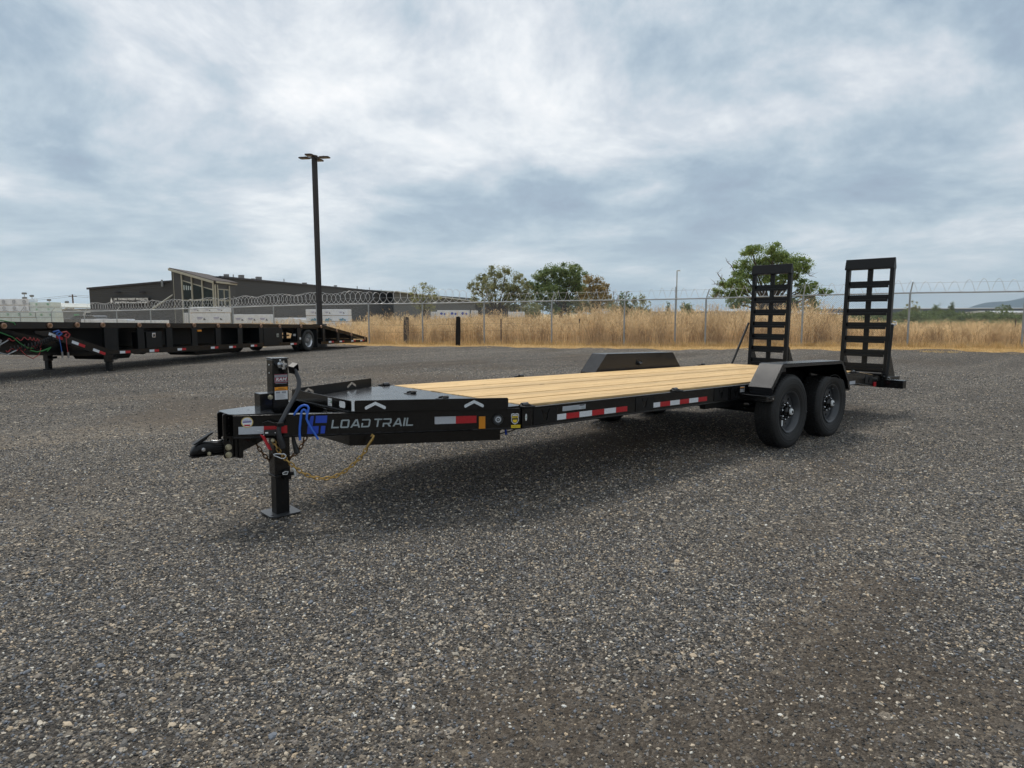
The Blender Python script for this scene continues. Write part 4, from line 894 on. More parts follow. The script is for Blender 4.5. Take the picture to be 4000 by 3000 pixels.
def wheel(x, sg, z):
    w_ = link('wheel', TM, T, Matrix.Translation((x, sg*(FO-.1075), z)) @ Matrix.Rotation(0 if sg < 0 else math.pi, 4, 'Z') @ Matrix.Rotation(random.uniform(0, 6), 4, 'Y'))
    link('rim', RM, w_)
    D_ = Matrix.Translation((0, -.022, 0)) @ Matrix.Rotation(math.pi/2, 4, 'X'); link('wheel_disc', DM, w_, D_)
    link('hub', HBM, w_, Matrix.Translation((0, -.022, 0))); link('hub_cap', HCM, w_, Matrix.Translation((0, -.010, 0))); link('hub_plug', HPM, w_, Matrix.Translation((0, -.010, 0)))
    for k in range(8):
        a = 2*math.pi*k/8; link('lug_nut', LGM, w_, Matrix.Translation((.083*math.cos(a), -.038, .083*math.sin(a))))
    if sg < 0:
        b = MB(); b.tube([(.155, -.045, .03), (.162, -.10, .034)], .004, 6); b.obj('valve_stem', 'chrome', w_)
    return w_
AX = .956
for sg in (-1, 1):
    wheel(0, sg, .373); wheel(AX, sg, .373+AX*.0165)
o_ = MB().box(-.012, .012, -.003, 0, -.03, .03).obj('balance_weight', 'white_cap', T); o_.location = (-.165, -FO+.012, .27)
tg = decal([(0, 0), (.060, -.005), (.028, .112), (.008, .112)], 'silver_tape', frame((.41, -1.20, .33), (1, -.1, 0), (0, .1, 1)), T, 'tyre_tag', .0008)
for x in (0, AX):
    z = .378+x*.0165-.02
    b = MB(); b.cyl((x, -1.02, z), (x, 1.02, z), .038, 14); b.obj('axle', 'black_dull', T)
    for sg in (-1, 1):
        b = MB(); b.cyl((x, sg*1.0, z+.02), (x, sg*1.045, z+.02), .15, 24); b.obj('brake_drum', 'black_dull', T)
        b = MB()
        for q in range(5):
            L2 = .34-.05*q; b.box(x-L2, x+L2, sg*.90-.03, sg*.90+.03, z+.040+q*.010, z+.049+q*.010)
        b.obj('leaf_spring', 'black_dull', T)
for x in (-.42, .478, 1.38):
    for sg in (-1, 1):
        b = MB(); b.prism([(x-.09, .50), (x+.09, .50), (x+.04, .40), (x-.04, .40)], sg*.90-.035, sg*.90+.035, 'xz'); b.obj('spring_hanger', 'black_dull', T)
b = MB(); b.box(-1.0, 1.6, -.90, -.84, .44, .50); b.box(-1.0, 1.6, .84, .90, .44, .50); b.obj('axle_subframe', 'black_dull', T)

# ---------------------------------------------- stand-up ramps
def ramp(y_in, y_out):
    s = 1 if y_out > 0 else -1; x0 = 3.16; zb, zt = .60, 2.165; lean = .03
    r = empty('ramp'); r.parent = T; r.location = (x0, 0, zb); r.rotation_euler = (0, lean, 0)
    hh = zt-zb; a, c = (y_in, y_out) if y_in < y_out else (y_out, y_in)
    for y in (a, c-.052): MB().box(0, .065, y, y+.052, -.02, hh-.10).obj('ramp_side_rail', 'ramp_black', r, bevel=.004)
    ym = (a+c)/2; MB().box(.035, .060, ym-.034, ym+.034, -.02, hh-.08).obj('ramp_centre_bar', 'ramp_black', r, bevel=.003)
    cap = MB().prism([(-.03, hh-.145), (-.028, hh-.12), (-.002, hh), (.028, hh), (.068, hh-.13), (.068, hh-.145)], a-.004, c+.004, 'xz').obj('ramp_cap', 'ramp_black', r, bevel=.003)
    for k in range(9):
        z = (1.765+.095 - .188*k)-zb if k < 7 else (.055 if k == 7 else -.01)
        b = MB(); b.prism([(-.012, z-.095), (-.007, z-.095), (-.007, z-.066), (.034, z-.062), (.034, z), (.029, z), (.029, z-.058), (-.012, z-.062)], a+.052, c-.052, 'xz'); b.obj('ramp_rung', 'ramp_black', r)
    MB().box(.02, .06, a+.052, c-.052, -.12, .05).obj('ramp_foot_plate', 'ramp_black', r, bevel=.003)
    # support frame behind the ramp
    for y in (a, c-.06): MB().box(0.03, .50, y, y+.06, -.10, -.035).obj('ramp_support_bar', 'black_paint', r, bevel=.003)
    MB().box(.44, .50, a+.06, c-.06, -.10, -.037).obj('ramp_support_crossbar', 'black_paint', r, bevel=.003)
    for y in (a+.01, c-.022): MB().prism([(.10, -.035), (.34, -.035), (.10, .32)], y, y+.012, 'xz').obj('ramp_gusset', 'black_paint', r)
    ys = c-.015 if s > 0 else a+.015
    return r
ramp(.394, 1.02); ramp(-.394, -1.02)
b = MB(); b.cyl((3.10, -1.045, .55), (3.19, -1.045, 1.27), .020, 10); b.obj('ramp_lift_strut', 'black_dull', T, smooth=40)
b = MB(); b.cyl((2.62, .985, .62), (3.19, 1.045, 1.27), .017, 10); b.obj('ramp_lift_strut', 'black_dull', T, smooth=40)
b = MB(); b.tube([(3.19, -1.06, 1.245), (3.20, -1.085, 1.27), (3.205, -1.085, 1.30), (3.19, -1.05, 1.31)], .008, 6); b.cyl((3.19, -1.03, 1.27), (3.19, -1.075, 1.27), .012, 10); b.obj('strut_pin', 'chrome', T)
b = MB(); b.tube([(3.10, -1.05, .565), (3.09, -1.085, .56), (3.10, -1.09, .53), (3.115, -1.06, .525)], .008, 6); b.obj('hinge_pin', 'chrome', T)
b = MB(); b.box(3.145, 3.27, -1.235, 1.235, .415, .525); bb = b.obj('bumper', 'black_paint', T, bevel=.006)
b = MB()
for z in (.43, .455, .48, .505): b.cyl((3.16, -1.24, z), (3.16, -1.233, z), .008, 6)
b.obj('bumper_end_detail', 'black_dull', bb)
for y in (-.70, .70): b = MB(); b.cyl((3.05, y-.3, .60), (3.05, y+.3, .60), .022, 12); b.obj('ramp_hinge_tube', 'black_dull', T)
for y in (-.25, .25): MB().box(3.10, 3.14, y-.06, y+.06, .44, .54).obj('tail_lamp', 'red_tape', T, bevel=.004)
# ================================================================== the long black trailer across the yard
O_ = Vector((-3.291, 14.397, 0)); EXv = Vector((.82763, .56128, 0)); 
LB = empty('gooseneck_trailer', O_, (0, 0, math.atan2(EXv.y, EXv.x)), 'long black gooseneck flatbed trailer with sloping beaver tail parked before the fence', 'trailer')
YN, YF = .0, 2.45                      # near and far sides (local y)
def zd(x): return 1.19-.0208*x         # top of the deck edge
XT, XZ, XG = 9.85, 13.62, -4.2          # start of tail slope, tail end, front
def quadbar(p0, p1, h0, h1, y0, y1):    # side plate whose top runs p0->p1
    return [(p0[0], p0[1]), (p1[0], p1[1]), (p1[0], p1[1]-h1), (p0[0], p0[1]-h0)]
for y0, y1 in ((YN-.03, YN+.03), (YF-.03, YF+.03)):
    b = MB(); b.prism([(XG, zd(XG)), (XT, zd(XT)), (XT, zd(XT)-.125), (2, zd(2)-.13), (0, zd(0)-.13), (XG, zd(XG)-.16)], y0, y1, 'xz'); b.obj('deck_edge_rail', 'black_paint', LB)
    b = MB(); b.prism([(XT, zd(XT)), (XZ, .36), (XZ, .24), (XT, zd(XT)-.13)], y0, y1, 'xz'); b.obj('tail_slope_rail', 'black_paint', LB)
    b = MB(); b.prism([(0, .51), (2.35, .49), (5.8, .44), (8.2, .385), (8.2, .27), (5.8, .31), (2.35, .34), (0, .42), (-.25, .42), (-1.9, .98), (-1.9, 1.03), (-1.5, 1.03), (-.12, .58)], y0, y1, 'xz'); b.obj('lower_rail', 'black_paint', LB)
    b = MB(); b.prism([(9.75, .33), (XZ, .27), (XZ, .15), (9.75, .22)], y0, y1, 'xz'); b.obj('tail_lower_rail', 'black_paint', LB)
    for x in (0.08, 1.0, 1.98, 2.95, 3.95, 4.97, 6.05, 7.12, 8.28):
        w_ = .11 if x != 0.08 else .2; b = MB(); b.box(x-w_, x+w_ , y0+.004, y1-.004, .40-.01*x, zd(x)-.12); b.obj('side_post', 'black_dull', LB)
    for x in (10.0, 11.1, 12.2): b = MB(); zt = zd(XT)-(x-XT)/(XZ-XT)*(zd(XT)-.36); b.box(x-.09, x+.09, y0+.004, y1-.004, .28, zt-.06); b.obj('tail_post', 'black_dull', LB)
b = MB(); b.prism([(XG, zd(XG)-.012), (XT, zd(XT)-.012), (XZ, .345), (XZ, .29), (XT, zd(XT)-.07), (XG, zd(XG)-.07)], YN+.03, YF-.03, 'xz'); b.obj('deck_floor', 'timber_dark', LB)
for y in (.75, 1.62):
    b = MB(); b.prism([(XG, .74), (-2.6, .68), (-1.2, .48), (1.85, .38), (1.85, 1.10), (XG, 1.20)], y+.02, y+.04, 'xz'); b.obj('shade_filler_panel', 'black_dull', LB)  # added black sheets filling the openings, in place of the shade inside the frame
    b = MB(); b.prism([(1.85, .42), (8.1, .36), (8.1, zd(8)-.06), (1.85, zd(2)-.06)], y+.02, y+.04, 'xz'); b.obj('shade_filler_panel', 'black_dull', LB)
    b = MB(); b.prism([(XG, 1.08), (-2.0, 1.08), (-.1, .58), (8.2, .40), (10, .40), (10, .24), (8.2, .24), (.0, .36), (-1.2, .45), (-2.6, .66), (XG, .72)], y, y+.06, 'xz'); b.obj('main_beam', 'black_paint', LB)
b = MB(); b.box(XG-.2, XG, .3, 2.1, .7, 1.1); b.obj('gooseneck_head', 'black_paint', LB)
# side beacons, copper coloured
bc = MB(); bc.lathe([(-.030, 0), (-.030, .030), (-.038, .046), (-.030, .058), (.0, .060), (.0, 0)], n=20); BCM = bc.mesh('side_beacon', 'copper_light', 45)
bl = MB(); bl.lathe([(-.041, 0), (-.041, .026), (-.031, .030)], n=14); BLM = bl.mesh('beacon_lens', 'amber_dark', 45)
for x, z in [(-2.58, 1.16), (-1.55, 1.15), (-.86, 1.15), (-.16, 1.14), (.95, 1.12), (1.94, 1.10), (2.93, 1.08), (3.94, 1.05), (4.97, 1.02), (6.03, 1.0), (7.08, .97), (8.40, .95), (9.77, .91), (10.96, .72), (12.15, .52), (13.36, .31)]:
    o = link('side_beacon', BCM, LB, Matrix.Translation((x, YN-.03, z-.005))); link('beacon_lens', BLM, o)
def tape1(x, z, sl=0.0, w=.20, h=.058):
    M_ = frame((x, YN-.0305, z), (1, 0, sl), (-sl, 0, 1)); decal(rect(0, w*.95, -h/2, h/2), 'white_tape', M_, LB, 'reflective_tape', .002); decal(rect(w, w*1.9, -h/2, h/2), 'red_tape', M_, LB, 'reflective_tape', .002)
for (x, z, sl) in ((-1.56, .965, -.38), (-1.0, .765, -.38), (-.45, .555, -.38)): tape1(x-.02, z, sl, .19, .065)
for (x, z) in ((.30, .455), (1.25, .44), (2.25, .425), (3.59, .405), (4.41, .385), (5.47, .375), (7.71, .335), (10.34, .30), (11.18, .285), (12.15, .27), (12.95, .255)): tape1(x, z-.01, -.015, .17 if x < 6 else .20, .062)
decal(rect(0, .10, -.04, .04), 'white_tape', frame((8.28, YN-.031, .50), (1, 0, 0), (0, 0, 1)), LB, 'reflective_tape', .002)
decal(rect(0, .16, -.05, .03), 'white_tape', frame((-2.2, .74, .86), (1, 0, -.35), (.35, 0, 1)), LB, 'reflective_tape', .002)
b = MB(); b.box(1.18, 1.72, -.02, .45, .50, .93); bx = b.obj('side_tool_box', 'black_dull', LB, bevel=.006); b = MB(); b.box(1.36, 1.48, -.045, -.02, .77, .90); b.obj('box_latch', 'chrome', bx, bevel=.01); MB().box(1.39, 1.45, -.050, -.045, .80, .86).obj('latch_recess', 'dark_print', bx)
b = MB(); b.box(6.16, 7.04, -.04, .5, .33, .93); bx = b.obj('side_tool_box', 'black_dull', LB, bevel=.006); b = MB(); b.box(6.86, 6.98, -.065, -.04, .60, .72); b.obj('box_latch', 'trim_cream', bx, bevel=.01); MB().box(6.90, 6.94, -.070, -.065, .62, .69).obj('latch_recess', 'dark_print', bx)
MB().prism([(2.98, 1.0), (3.28, 1.0), (3.20, .90), (3.06, .90)], -.025, -.015, 'xz').obj('lamp_bracket', 'black_dull', LB); MB().box(3.05, 3.21, -.06, -.02, .885, .94).obj('amber_marker_lamp', 'orange_lens', LB, bevel=.012)
MB().cyl((7.35, .5, .80), (7.95, .5, .80), .10, 16).obj('air_tank', 'black_paint', LB, smooth=40); MB().cyl((7.35, .35, .62), (8.2, .35, .62), .025, 8).obj('axle_pipe', 'black_dull', LB)
MB().box(7.95, 8.1, .0, .02, .60, .68).obj('silver_plate', 'galvanised', LB)
# landing legs
for (x, y) in ((.03, .05), (.03, 1.95)):
    l_ = MB().box(x-.075, x+.075, y-.075, y+.075, .22, 1.05).obj('landing_leg', 'black_paint', LB, bevel=.006); MB().box(x-.055, x+.055, y-.055, y+.055, 0, .23).obj('leg_inner_tube', 'black_dull', l_)
    MB().box(x+.03, x+.18, y-.09, y-.02, .27, .33).obj('leg_pin_handle', 'black_dull', l_); MB().box(x-.09, x+.09, y-.09, y+.09, 0, .02).obj('leg_foot', 'black_dull', l_)
    for z in (.08, .14): MB().cyl((x, y-.058, z), (x, y-.053, z), .012, 10).obj('leg_hole', 'dark_print', l_)
# wheels: near side pair seen, far side too
def truck_wheel(x, y, s, R=.41, par=LB):
    b = MB(); b.lathe([(-.08, .235), (-.105, .27), (-.12, .34), (-.11, .385), (-.09, R), (.09, R), (.11, .385), (.12, .34), (.105, .27), (.08, .235)], n=44); w_ = b.obj('wheel', 'tyre_rubber', par, smooth=40); w_.location = (x, y, R); w_.rotation_euler = (0, 0, 0 if s < 0 else math.pi)
    b = MB(); b.lathe([(-.095, .24), (-.105, .252), (-.095, .232), (-.06, .215), (.02, .205), (.045, .19), (.045, .10), (.04, .07)], n=36); b.obj('rim', 'alu_rim', w_, smooth=50)
    b = MB(); b.lathe([(.045, .11), (-.02, .105), (-.05, .09), (-.085, .07), (-.10, .05), (-.10, 0)], n=20); b.obj('hub', 'concrete', w_, smooth=50)
    for k in range(8):
        a = 2*math.pi*k/8; b = MB(); b.cyl((.15*math.cos(a), .03, .15*math.sin(a)), (.15*math.cos(a), .012, .15*math.sin(a)), .022 if k % 2 else .014, 8); b.obj('wheel_hole' if k % 2 else 'lug_nut', 'dark_print' if k % 2 else 'chrome', w_)
for x in (7.75, 8.96):
    truck_wheel(x, 2.30, 1)
truck_wheel(8.96, .12, -1)
b = MB(); b.lathe([(-.08, .235), (-.105, .27), (-.12, .34), (-.11, .385), (-.09, .38), (.09, .38), (.11, .385), (.12, .34), (.105, .27), (.08, .235)], n=36); o = b.obj('spare_tyre', 'tyre_rubber', LB, smooth=40); o.location = (2.9, 1.9, .60)
b = MB(); b.lathe([(-.08, .235), (-.105, .27), (-.12, .34), (-.11, .385), (-.09, .41), (.09, .41), (.11, .385), (.12, .34), (.105, .27), (.08, .235)], n=44); o = b.obj('inner_wheel', 'tyre_rubber', LB, smooth=40); o.location = (8.96, .42, .41)
b = MB(); b.cyl((8.96, .2, .41), (8.96, 2.3, .41), .07, 12); b.obj('axle', 'black_dull', LB)
MB().box(9.50, 9.53, -.02, .55, .12, .80).obj('mud_flap', 'hose_black', LB); MB().prism([(8.35, .40), (8.35, .83), (8.48, .89), (9.45, .87), (9.60, .80), (9.60, .72), (9.42, .84), (8.52, .855), (8.42, .80), (8.42, .40)], -.02, .0, 'xz').obj('wheel_arch', 'black_paint', LB)
b = MB(); b.box(10.0, 13.5, .6, .68, .2, .3); b.box(10.0, 13.5, 1.7, 1.78, .2, .3); b.obj('tail_subframe', 'black_dull', LB)
for x in (10.6, 11.4, 12.2): MB().box(x, x+.06, .05, 2.4, .24, .34).obj('tail_crossmember', 'black_dull', LB)
b = MB(); b.prism([(.4, .36), (1.3, .36), (1.2, .24), (.5, .24)], .6, 1.6, 'xz'); b.obj('underslung_tank', 'black_dull', LB)
b = MB(); b.prism([(3.7, .33), (6.0, .33), (5.8, .14), (4.0, .14)], .8, 1.8, 'xz'); b.obj('underslung_tank', 'black_dull', LB)
# hoses and straps at the neck
def hose(pts, r, m_, nm, coil=0, cr_=.05, par=LB):
    P_ = [Vector(p_) for p_ in pts]; fine = []
    for a, c in zip(P_[:-1], P_[1:]):
        for k in range(10): fine.append(a.lerp(c, k/10))
    fine.append(P_[-1])
    if coil:
        out = []; n = coil*10
        for i in range(n+1):
            t = i/n*(len(fine)-1); j = min(int(t), len(fine)-2); q = fine[j].lerp(fine[j+1], t-j); a = 2*math.pi*i/10; out.append(q+Vector((cr_*math.cos(a)*.6, cr_*math.cos(a)*.5, cr_*math.sin(a))))
        fine = out
    return MB().tube(fine, r*.72, 6).obj(nm, m_, par, smooth=60)
hose([(-2.5, -.05, .66), (-1.9, -.08, .74), (-1.5, -.06, .88)], .016, 'hose_black', 'coiled_air_hose', 16, .06)
hose([(-2.55, -.06, .86), (-2.1, -.08, .88), (-1.85, -.06, .83), (-1.8, -.06, .72), (-2.1, -.06, .66), (-2.6, -.06, .64)], .014, 'hose_red', 'coiled_brake_hose', 14, .03)
hose([(-2.7, -.06, 1.03), (-2.45, -.08, .92), (-2.3, -.09, .78), (-2.15, -.09, .68), (-2.0, -.08, .66)], .016, 'hose_green', 'green_hose')
hose([(-2.55, -.09, .86), (-2.75, -.1, .76), (-2.8, -.1, .62), (-2.6, -.1, .56), (-2.4, -.1, .64)], .018, 'galvanised', 'grey_hose')
hose([(-2.3, -.09, .64), (-2.2, -.1, .52), (-2.05, -.1, .44), (-1.9, -.1, .52), (-1.85, -.1, .66)], .012, 'hose_red', 'red_hose')
hose([(-2.1, -.1, .62), (-1.95, -.1, .58), (-1.8, -.1, .60), (-1.6, -.08, .66), (-1.7, -.09, .58)], .020, 'hose_green', 'green_hose')
hose([(-1.50, -.06, 1.0), (-1.40, -.10, 1.03), (-1.32, -.10, .96), (-1.40, -.10, .90), (-1.46, -.10, .96), (-1.38, -.1, 1.0)], .022, 'hose_blue', 'blue_strap'); hose([(-1.40, -.1, .90), (-1.37, -.1, .70), (-1.35, -.1, .52)], .012, 'hose_blue', 'blue_strap'); MB().cyl((-1.35, -.1, .55), (-1.345, -.1, .42), .02, 8).obj('strap_end', 'concrete', LB)
hose([(-1.30, -.06, .98), (-1.20, -.10, 1.0), (-1.12, -.10, .93), (-1.18, -.10, .86), (-1.26, -.10, .90), (-1.20, -.1, .95)], .024, 'hose_red', 'red_strap'); hose([(-1.22, -.1, .86), (-1.22, -.1, .68), (-1.20, -.1, .50)], .012, 'hose_red', 'red_strap'); MB().cyl((-1.20, -.1, .53), (-1.195, -.1, .40), .02, 8).obj('strap_end', 'concrete', LB)
hose([(-3.05, -.02, 1.24), (-2.9, .0, 1.28), (-2.6, 0, 1.27), (-2.35, -.03, 1.22), (-2.33, -.04, 1.17)], .016, 'hose_green', 'green_hose')

# ================================================================== lamp pole behind it
pb_ = pt(1249.6, 1268, 30.0); PZ = pb_.z
LP = empty('yard_lamp_pole', (pb_.x, pb_.y, 0), (0, 0, .3), 'tall dark brown steel pole with flat lamp heads on its top', 'lamp pole')
MB().cyl((0, 0, -.1), (0, 0, PZ), .30, 24).obj('pole_base', 'concrete', LP, smooth=40); MB().box(-.21, .21, -.21, .21, PZ, PZ+.03).obj('base_plate', 'black_dull', LP)
ptop = pt(1226, 612, 30.0).z
MB().box(-.09, .09, -.09, .09, PZ+.03, ptop).obj('pole', 'pole_brown', LP, bevel=.012)
MB().box(-.11, .11, -.11, .11, ptop-.02, ptop+.06).obj('pole_cap', 'lamp_brown', LP, bevel=.02)
for k in range(4):
    h = empty('lamp_head'); h.parent = LP; h.rotation_euler = (0, 0, .42+k*math.pi/2); h.location = (0, 0, ptop-.05); h.scale = (.84, .84, .8)
    MB().bar((.09, 0, 0), (.34, 0, 0), .06, .07).obj('lamp_arm', 'lamp_brown', h); MB().prism([(.30, -.17), (.38, -.21), (.70, -.21), (.82, -.15), (.82, .15), (.70, .21), (.38, .21), (.30, .17)], -.02, .035, 'xy').obj('lamp_shade', 'lamp_brown', h, bevel=.006)
    MB().box(.42, .76, -.15, .15, -.032, -.021).obj('lamp_lens', 'lamp_lens', h); MB().cyl((.5, 0, .035), (.5, 0, .09), .035, 8).obj('photo_sensor', 'lamp_brown', h)

# ================================================================== fence with chain link, top rail, outriggers and razor coil
FN = empty('chain_link_fence', FP[12], (0, 0, 0), 'galvanised chain link fence with razor coil along its top behind the yard', 'fence')
FO_ = FP[12]
def fl(p): return Vector((p[0]-FO_.x, p[1]-FO_.y, p[2]))
HF = [1.93]*len(FP)
wm = MATS['wire']
for i, P_ in enumerate(FP):
    zb = hgt(P_.x, P_.y); b_ = fl((P_.x, P_.y, zb)); up = Vector((0, 0, 1)); H_ = 1.93
    a = FP[max(0, i-1)]; c = FP[min(len(FP)-1, i+1)]; al = (c-a).normalized(); outw = Vector((-al.y, al.x, 0));
    if outw.dot(FH) > 0: outw = -outw
    if -650 < FENCE[i][0] < 5200:
        po = MB().tube([b_-up*.1, b_+up*H_], .034, 10).obj('fence_post', 'galvanised', FN, smooth=40)
        armv = (al*.30+up*.36) if FENCE[i][0] < 1700 else (al*.06+outw*.04+up*.38)
        if FENCE[i][0] < 1700: armv = Vector((RH.x, RH.y, 0))*.30+up*.32
        elif FENCE[i][0] < 3000: armv = Vector((RH.x, RH.y, 0))*.12+up*.36
        MB().bar(b_+up*(H_-.02), b_+up*H_+armv, .035, .035).obj('barb_arm', 'galvanised', po)
for i in range(len(FP)-1):
    A_, B_ = FP[i], FP[i+1]; za, zb = hgt(A_.x, A_.y), hgt(B_.x, B_.y); a = fl((A_.x, A_.y, za)); c = fl((B_.x, B_.y, zb)); up = Vector((0, 0, 1)); Lp = (c-a).length; al = (c-a).normalized()
    MB().tube([a+up*1.93, c+up*1.93], .024, 8).obj('top_rail', 'galvanised', FN, smooth=40)
    nseg = max(1, round(Lp/3.0)); vv = []; ff_ = []
    hgt_m, sp = 1.88, .075; wv = al*.0020; n_ = int((Lp+hgt_m)/sp)
    side = Vector((-al.y, al.x, 0))*.0018
    for k in range(n_):
        for sg in (1, -1):
            s0 = k*sp-hgt_m; p0 = Vector((s0, 0)); p1 = Vector((s0+hgt_m, hgt_m)); 
            x0, z0, x1, z1 = s0, 0.0, s0+hgt_m, hgt_m
            if x0 < 0: z0 = -x0; x0 = 0
            if x1 > Lp: z1 = hgt_m-(x1-Lp); x1 = Lp
            if x1-x0 < .02: continue
            if sg < 0: x0, x1 = Lp-x0, Lp-x1
            q0 = a+al*x0+up*(z0+.04)+Vector((0, 0, (zb-za)*x0/Lp))*0; q1 = a+al*x1+up*(z1+.04); d_ = (q1-q0).normalized(); w_ = d_.cross(side.normalized())*.0026
            o = len(vv); vv += [q0-w_+side*.0, q0+w_, q1+w_, q1-w_, q0+side*2, q1+side*2]; ff_ += [(o, o+1, o+2, o+3), (o, o+3, o+5, o+4), (o+1, o+4, o+5, o+2)]
    m_ = MB(); m_.add(vv, ff_); me_ = bpy.data.meshes.new('mesh_panel'); me_.from_pydata([tuple(v) for v in m_.v], [], m_.f); me_.materials.append(wm); link('mesh_panel', me_, FN)
    # knuckled wire ends above the rail, on the right hand stretch
    if FENCE[i][0] >= 1800:
        b = MB(); z0 = 1.93
        pts_ = []
        for k in range(int(Lp/.075)*2+1):
            pts_.append(a+al*(k*.0375)+up*(z0+.012+(.045 if k % 2 else 0)))
        b.tube(pts_, .0026, 3); b.obj('wire_ends', 'wire', FN)
    # razor coil
    left = FENCE[i][0] < 1700; pitch = .36 if left else .43; rr_ = .29 if left else .20; b = MB(); pts_ = []; nn = int(Lp/pitch*20)+1
    lean_ = Vector((RH.x, RH.y, 0))*.0
    for k in range(nn+1):
        s = Lp*k/nn; ph = 2*math.pi*(s/pitch)+i; wob = 1+.10*math.sin(s*2.3+i*1.7)
        yv = side.normalized()*(rr_*wob*math.cos(ph)*(.85 if left else .5)); zc = 1.93+rr_*wob+.02
        pts_.append(a+al*(s+ (.16*math.cos(ph) if left else 0))+yv+up*(zc+rr_*wob*math.sin(ph)))
    b.tube(pts_, .0080 if left else .0065, 4); b.obj('razor_coil', 'razor', FN, smooth=60)
    sw = [a+al*(Lp*k/6)+up*(2.22+(0 if left else .06))+side*3 for k in range(7)]; MB().tube(sw, .0035, 4).obj('barbed_strand', 'wire', FN)

# old field fence: two wires, thin stakes and dark timber posts among the weeds
OF = empty('old_wire_fence', spot(2200, 31.5), (0, 0, 0), 'sagging old wire fence on thin stakes half hidden in the dry weeds', 'fence')
oo = Vector(OF.location)
for z in (.62, .95):
    pts_ = []
    for u in range(1450, 4700, 60): q = spot(u, 31.5-(u-1450)/3200*7.5, 0); pts_.append(Vector((q.x-oo.x, q.y-oo.y, hgt(q.x, q.y)+z+.03*math.sin(u*.011))))
    MB().tube(pts_, .004, 4).obj('fence_wire', 'timber_brown', OF)
for u in (1957, 2264, 2600, 2990, 3430, 3970):
    q = spot(u, 31.5-(u-1450)/3200*7.5, 0); MB().box(q.x-oo.x-.02, q.x-oo.x+.02, q.y-oo.y-.02, q.y-oo.y+.02, 0, 1.15).obj('stake', 'timber_brown', OF)
def timber(u0, u1, v0, v1, depth, m_, label):
    a = pt((u0+u1)/2, v0, depth); w_ = (u1-u0)*depth/F_PX*.85; b = MB(); z0 = hgt(a.x, a.y)-.1; hh = a.z; prof_ = []
    b.prism([(-w_*.5, z0), (w_*.45, z0), (w_*.5, hh*.5), (w_*.46, hh*.97), (w_*.1, hh), (-w_*.4, hh*.985), (-w_*.48, hh*.5)], -w_*.4, w_*.4, 'xz')
    o = b.obj('timber_post', m_, bevel=.01); o.location = (a.x, a.y, 0); o.rotation_euler = (0, .015, -YAW); tag(o, label, 'post')
timber(1777, 1799, 1236, 1322, 30.2, 'timber_dark', 'short charred black timber post standing in the dry weeds')
timber(1573, 1597, 1237, 1320, 32.4, 'timber_brown', 'weathered brown timber post hidden among the tall weeds')

# ================================================================== timber merchant's building
def cl(r, f): return Vector((CAM.x, CAM.y, 0))+RH*r+FH*f
def uf(u, f): return cl((u-2000)/F_PX*f, f)          # plan point on a bearing (row 1227 is level, so bearing is exact enough)
BD = empty('timber_warehouse', uf(865, 85), (0, 0, 0), 'long dark grey metal warehouse with glazed entrance tower and name board', 'building')
bo = Vector(BD.location)
def wallpoly(a, c, z0a, z0c, z1a, z1c, th, nm, m_, par=BD):
    """vertical wall from a to c (plan), bottom and top heights at each end"""
    a = Vector(a)-bo; c = Vector(c)-bo; a.z = c.z = 0; d = (c-a).normalized(); n = Vector((-d.y, d.x, 0))*th
    vs = [a+Vector((0, 0, z0a)), c+Vector((0, 0, z0c)), c+Vector((0, 0, z1c)), a+Vector((0, 0, z1a))]; vs += [v+n for v in vs]
    return MB().add(vs, [(0, 1, 2, 3), (7, 6, 5, 4), (0, 4, 5, 1), (1, 5, 6, 2), (2, 6, 7, 3), (3, 7, 4, 0)]).obj(nm, m_, par)
C0 = cl(-37.3, 85); LD = (RH*.165+FH*.986); PD = (RH*-.986+FH*.165)
E0 = C0+PD*18.6; T0g = C0+PD*6.2; L2 = C0+LD*75
wallpoly(E0, C0, -.2, -.2, 4.80, 6.05, .25, 'gable_wall', 'siding')
wallpoly(C0, C0+LD*62, -.2, -.2, 6.15, 6.15, -.25, 'long_wall', 'siding')
wallpoly(C0+LD*62.0, C0+LD*80, -.2, -.2, 6.1, 6.1, -.25, 'rear_bay_wall', 'siding_light')
wallpoly(C0+LD*62-RH*.05, C0+LD*62.4-RH*.05-PD*.12, -.2, -.2, 6.1, 6.1, -.12, 'downpipe', 'roof_dark')
wallpoly(C0+LD*74-PD*.02, C0+LD*80-PD*.02, -.2, -.2, 5.0, 5.0, .3, 'bay_shade_sheet', 'dark_print')  # flat black sheet, its colour standing for the shade in the bay recess
# roof: two shallow planes
b = MB(); r0, r1 = E0-bo, C0-bo; vs = []
for (p_, z) in ((E0-PD*0, 4.80), (C0, 6.10), (C0+LD*80, 6.12), (E0+LD*80, 4.8)):
    q = p_-bo; vs.append(Vector((q.x, q.y, z)))
vs2 = [v+Vector((0, 0, .14)) for v in vs]; b.add(vs+vs2, [(0, 1, 2, 3), (4, 7, 6, 5), (0, 4, 5, 1), (1, 5, 6, 2), (2, 6, 7, 3), (3, 7, 4, 0)]); b.obj('roof', 'roof_dark', BD)
wallpoly(C0-PD*.15, C0-PD*.15+LD*80, 6.05, 6.05, 6.28, 6.28, -.3, 'eaves_trim', 'roof_dark')
wallpoly(E0+PD*.2-LD*.2, C0-LD*.2, 4.74, 6.06, 4.98, 6.24, .25, 'gable_trim', 'roof_dark')
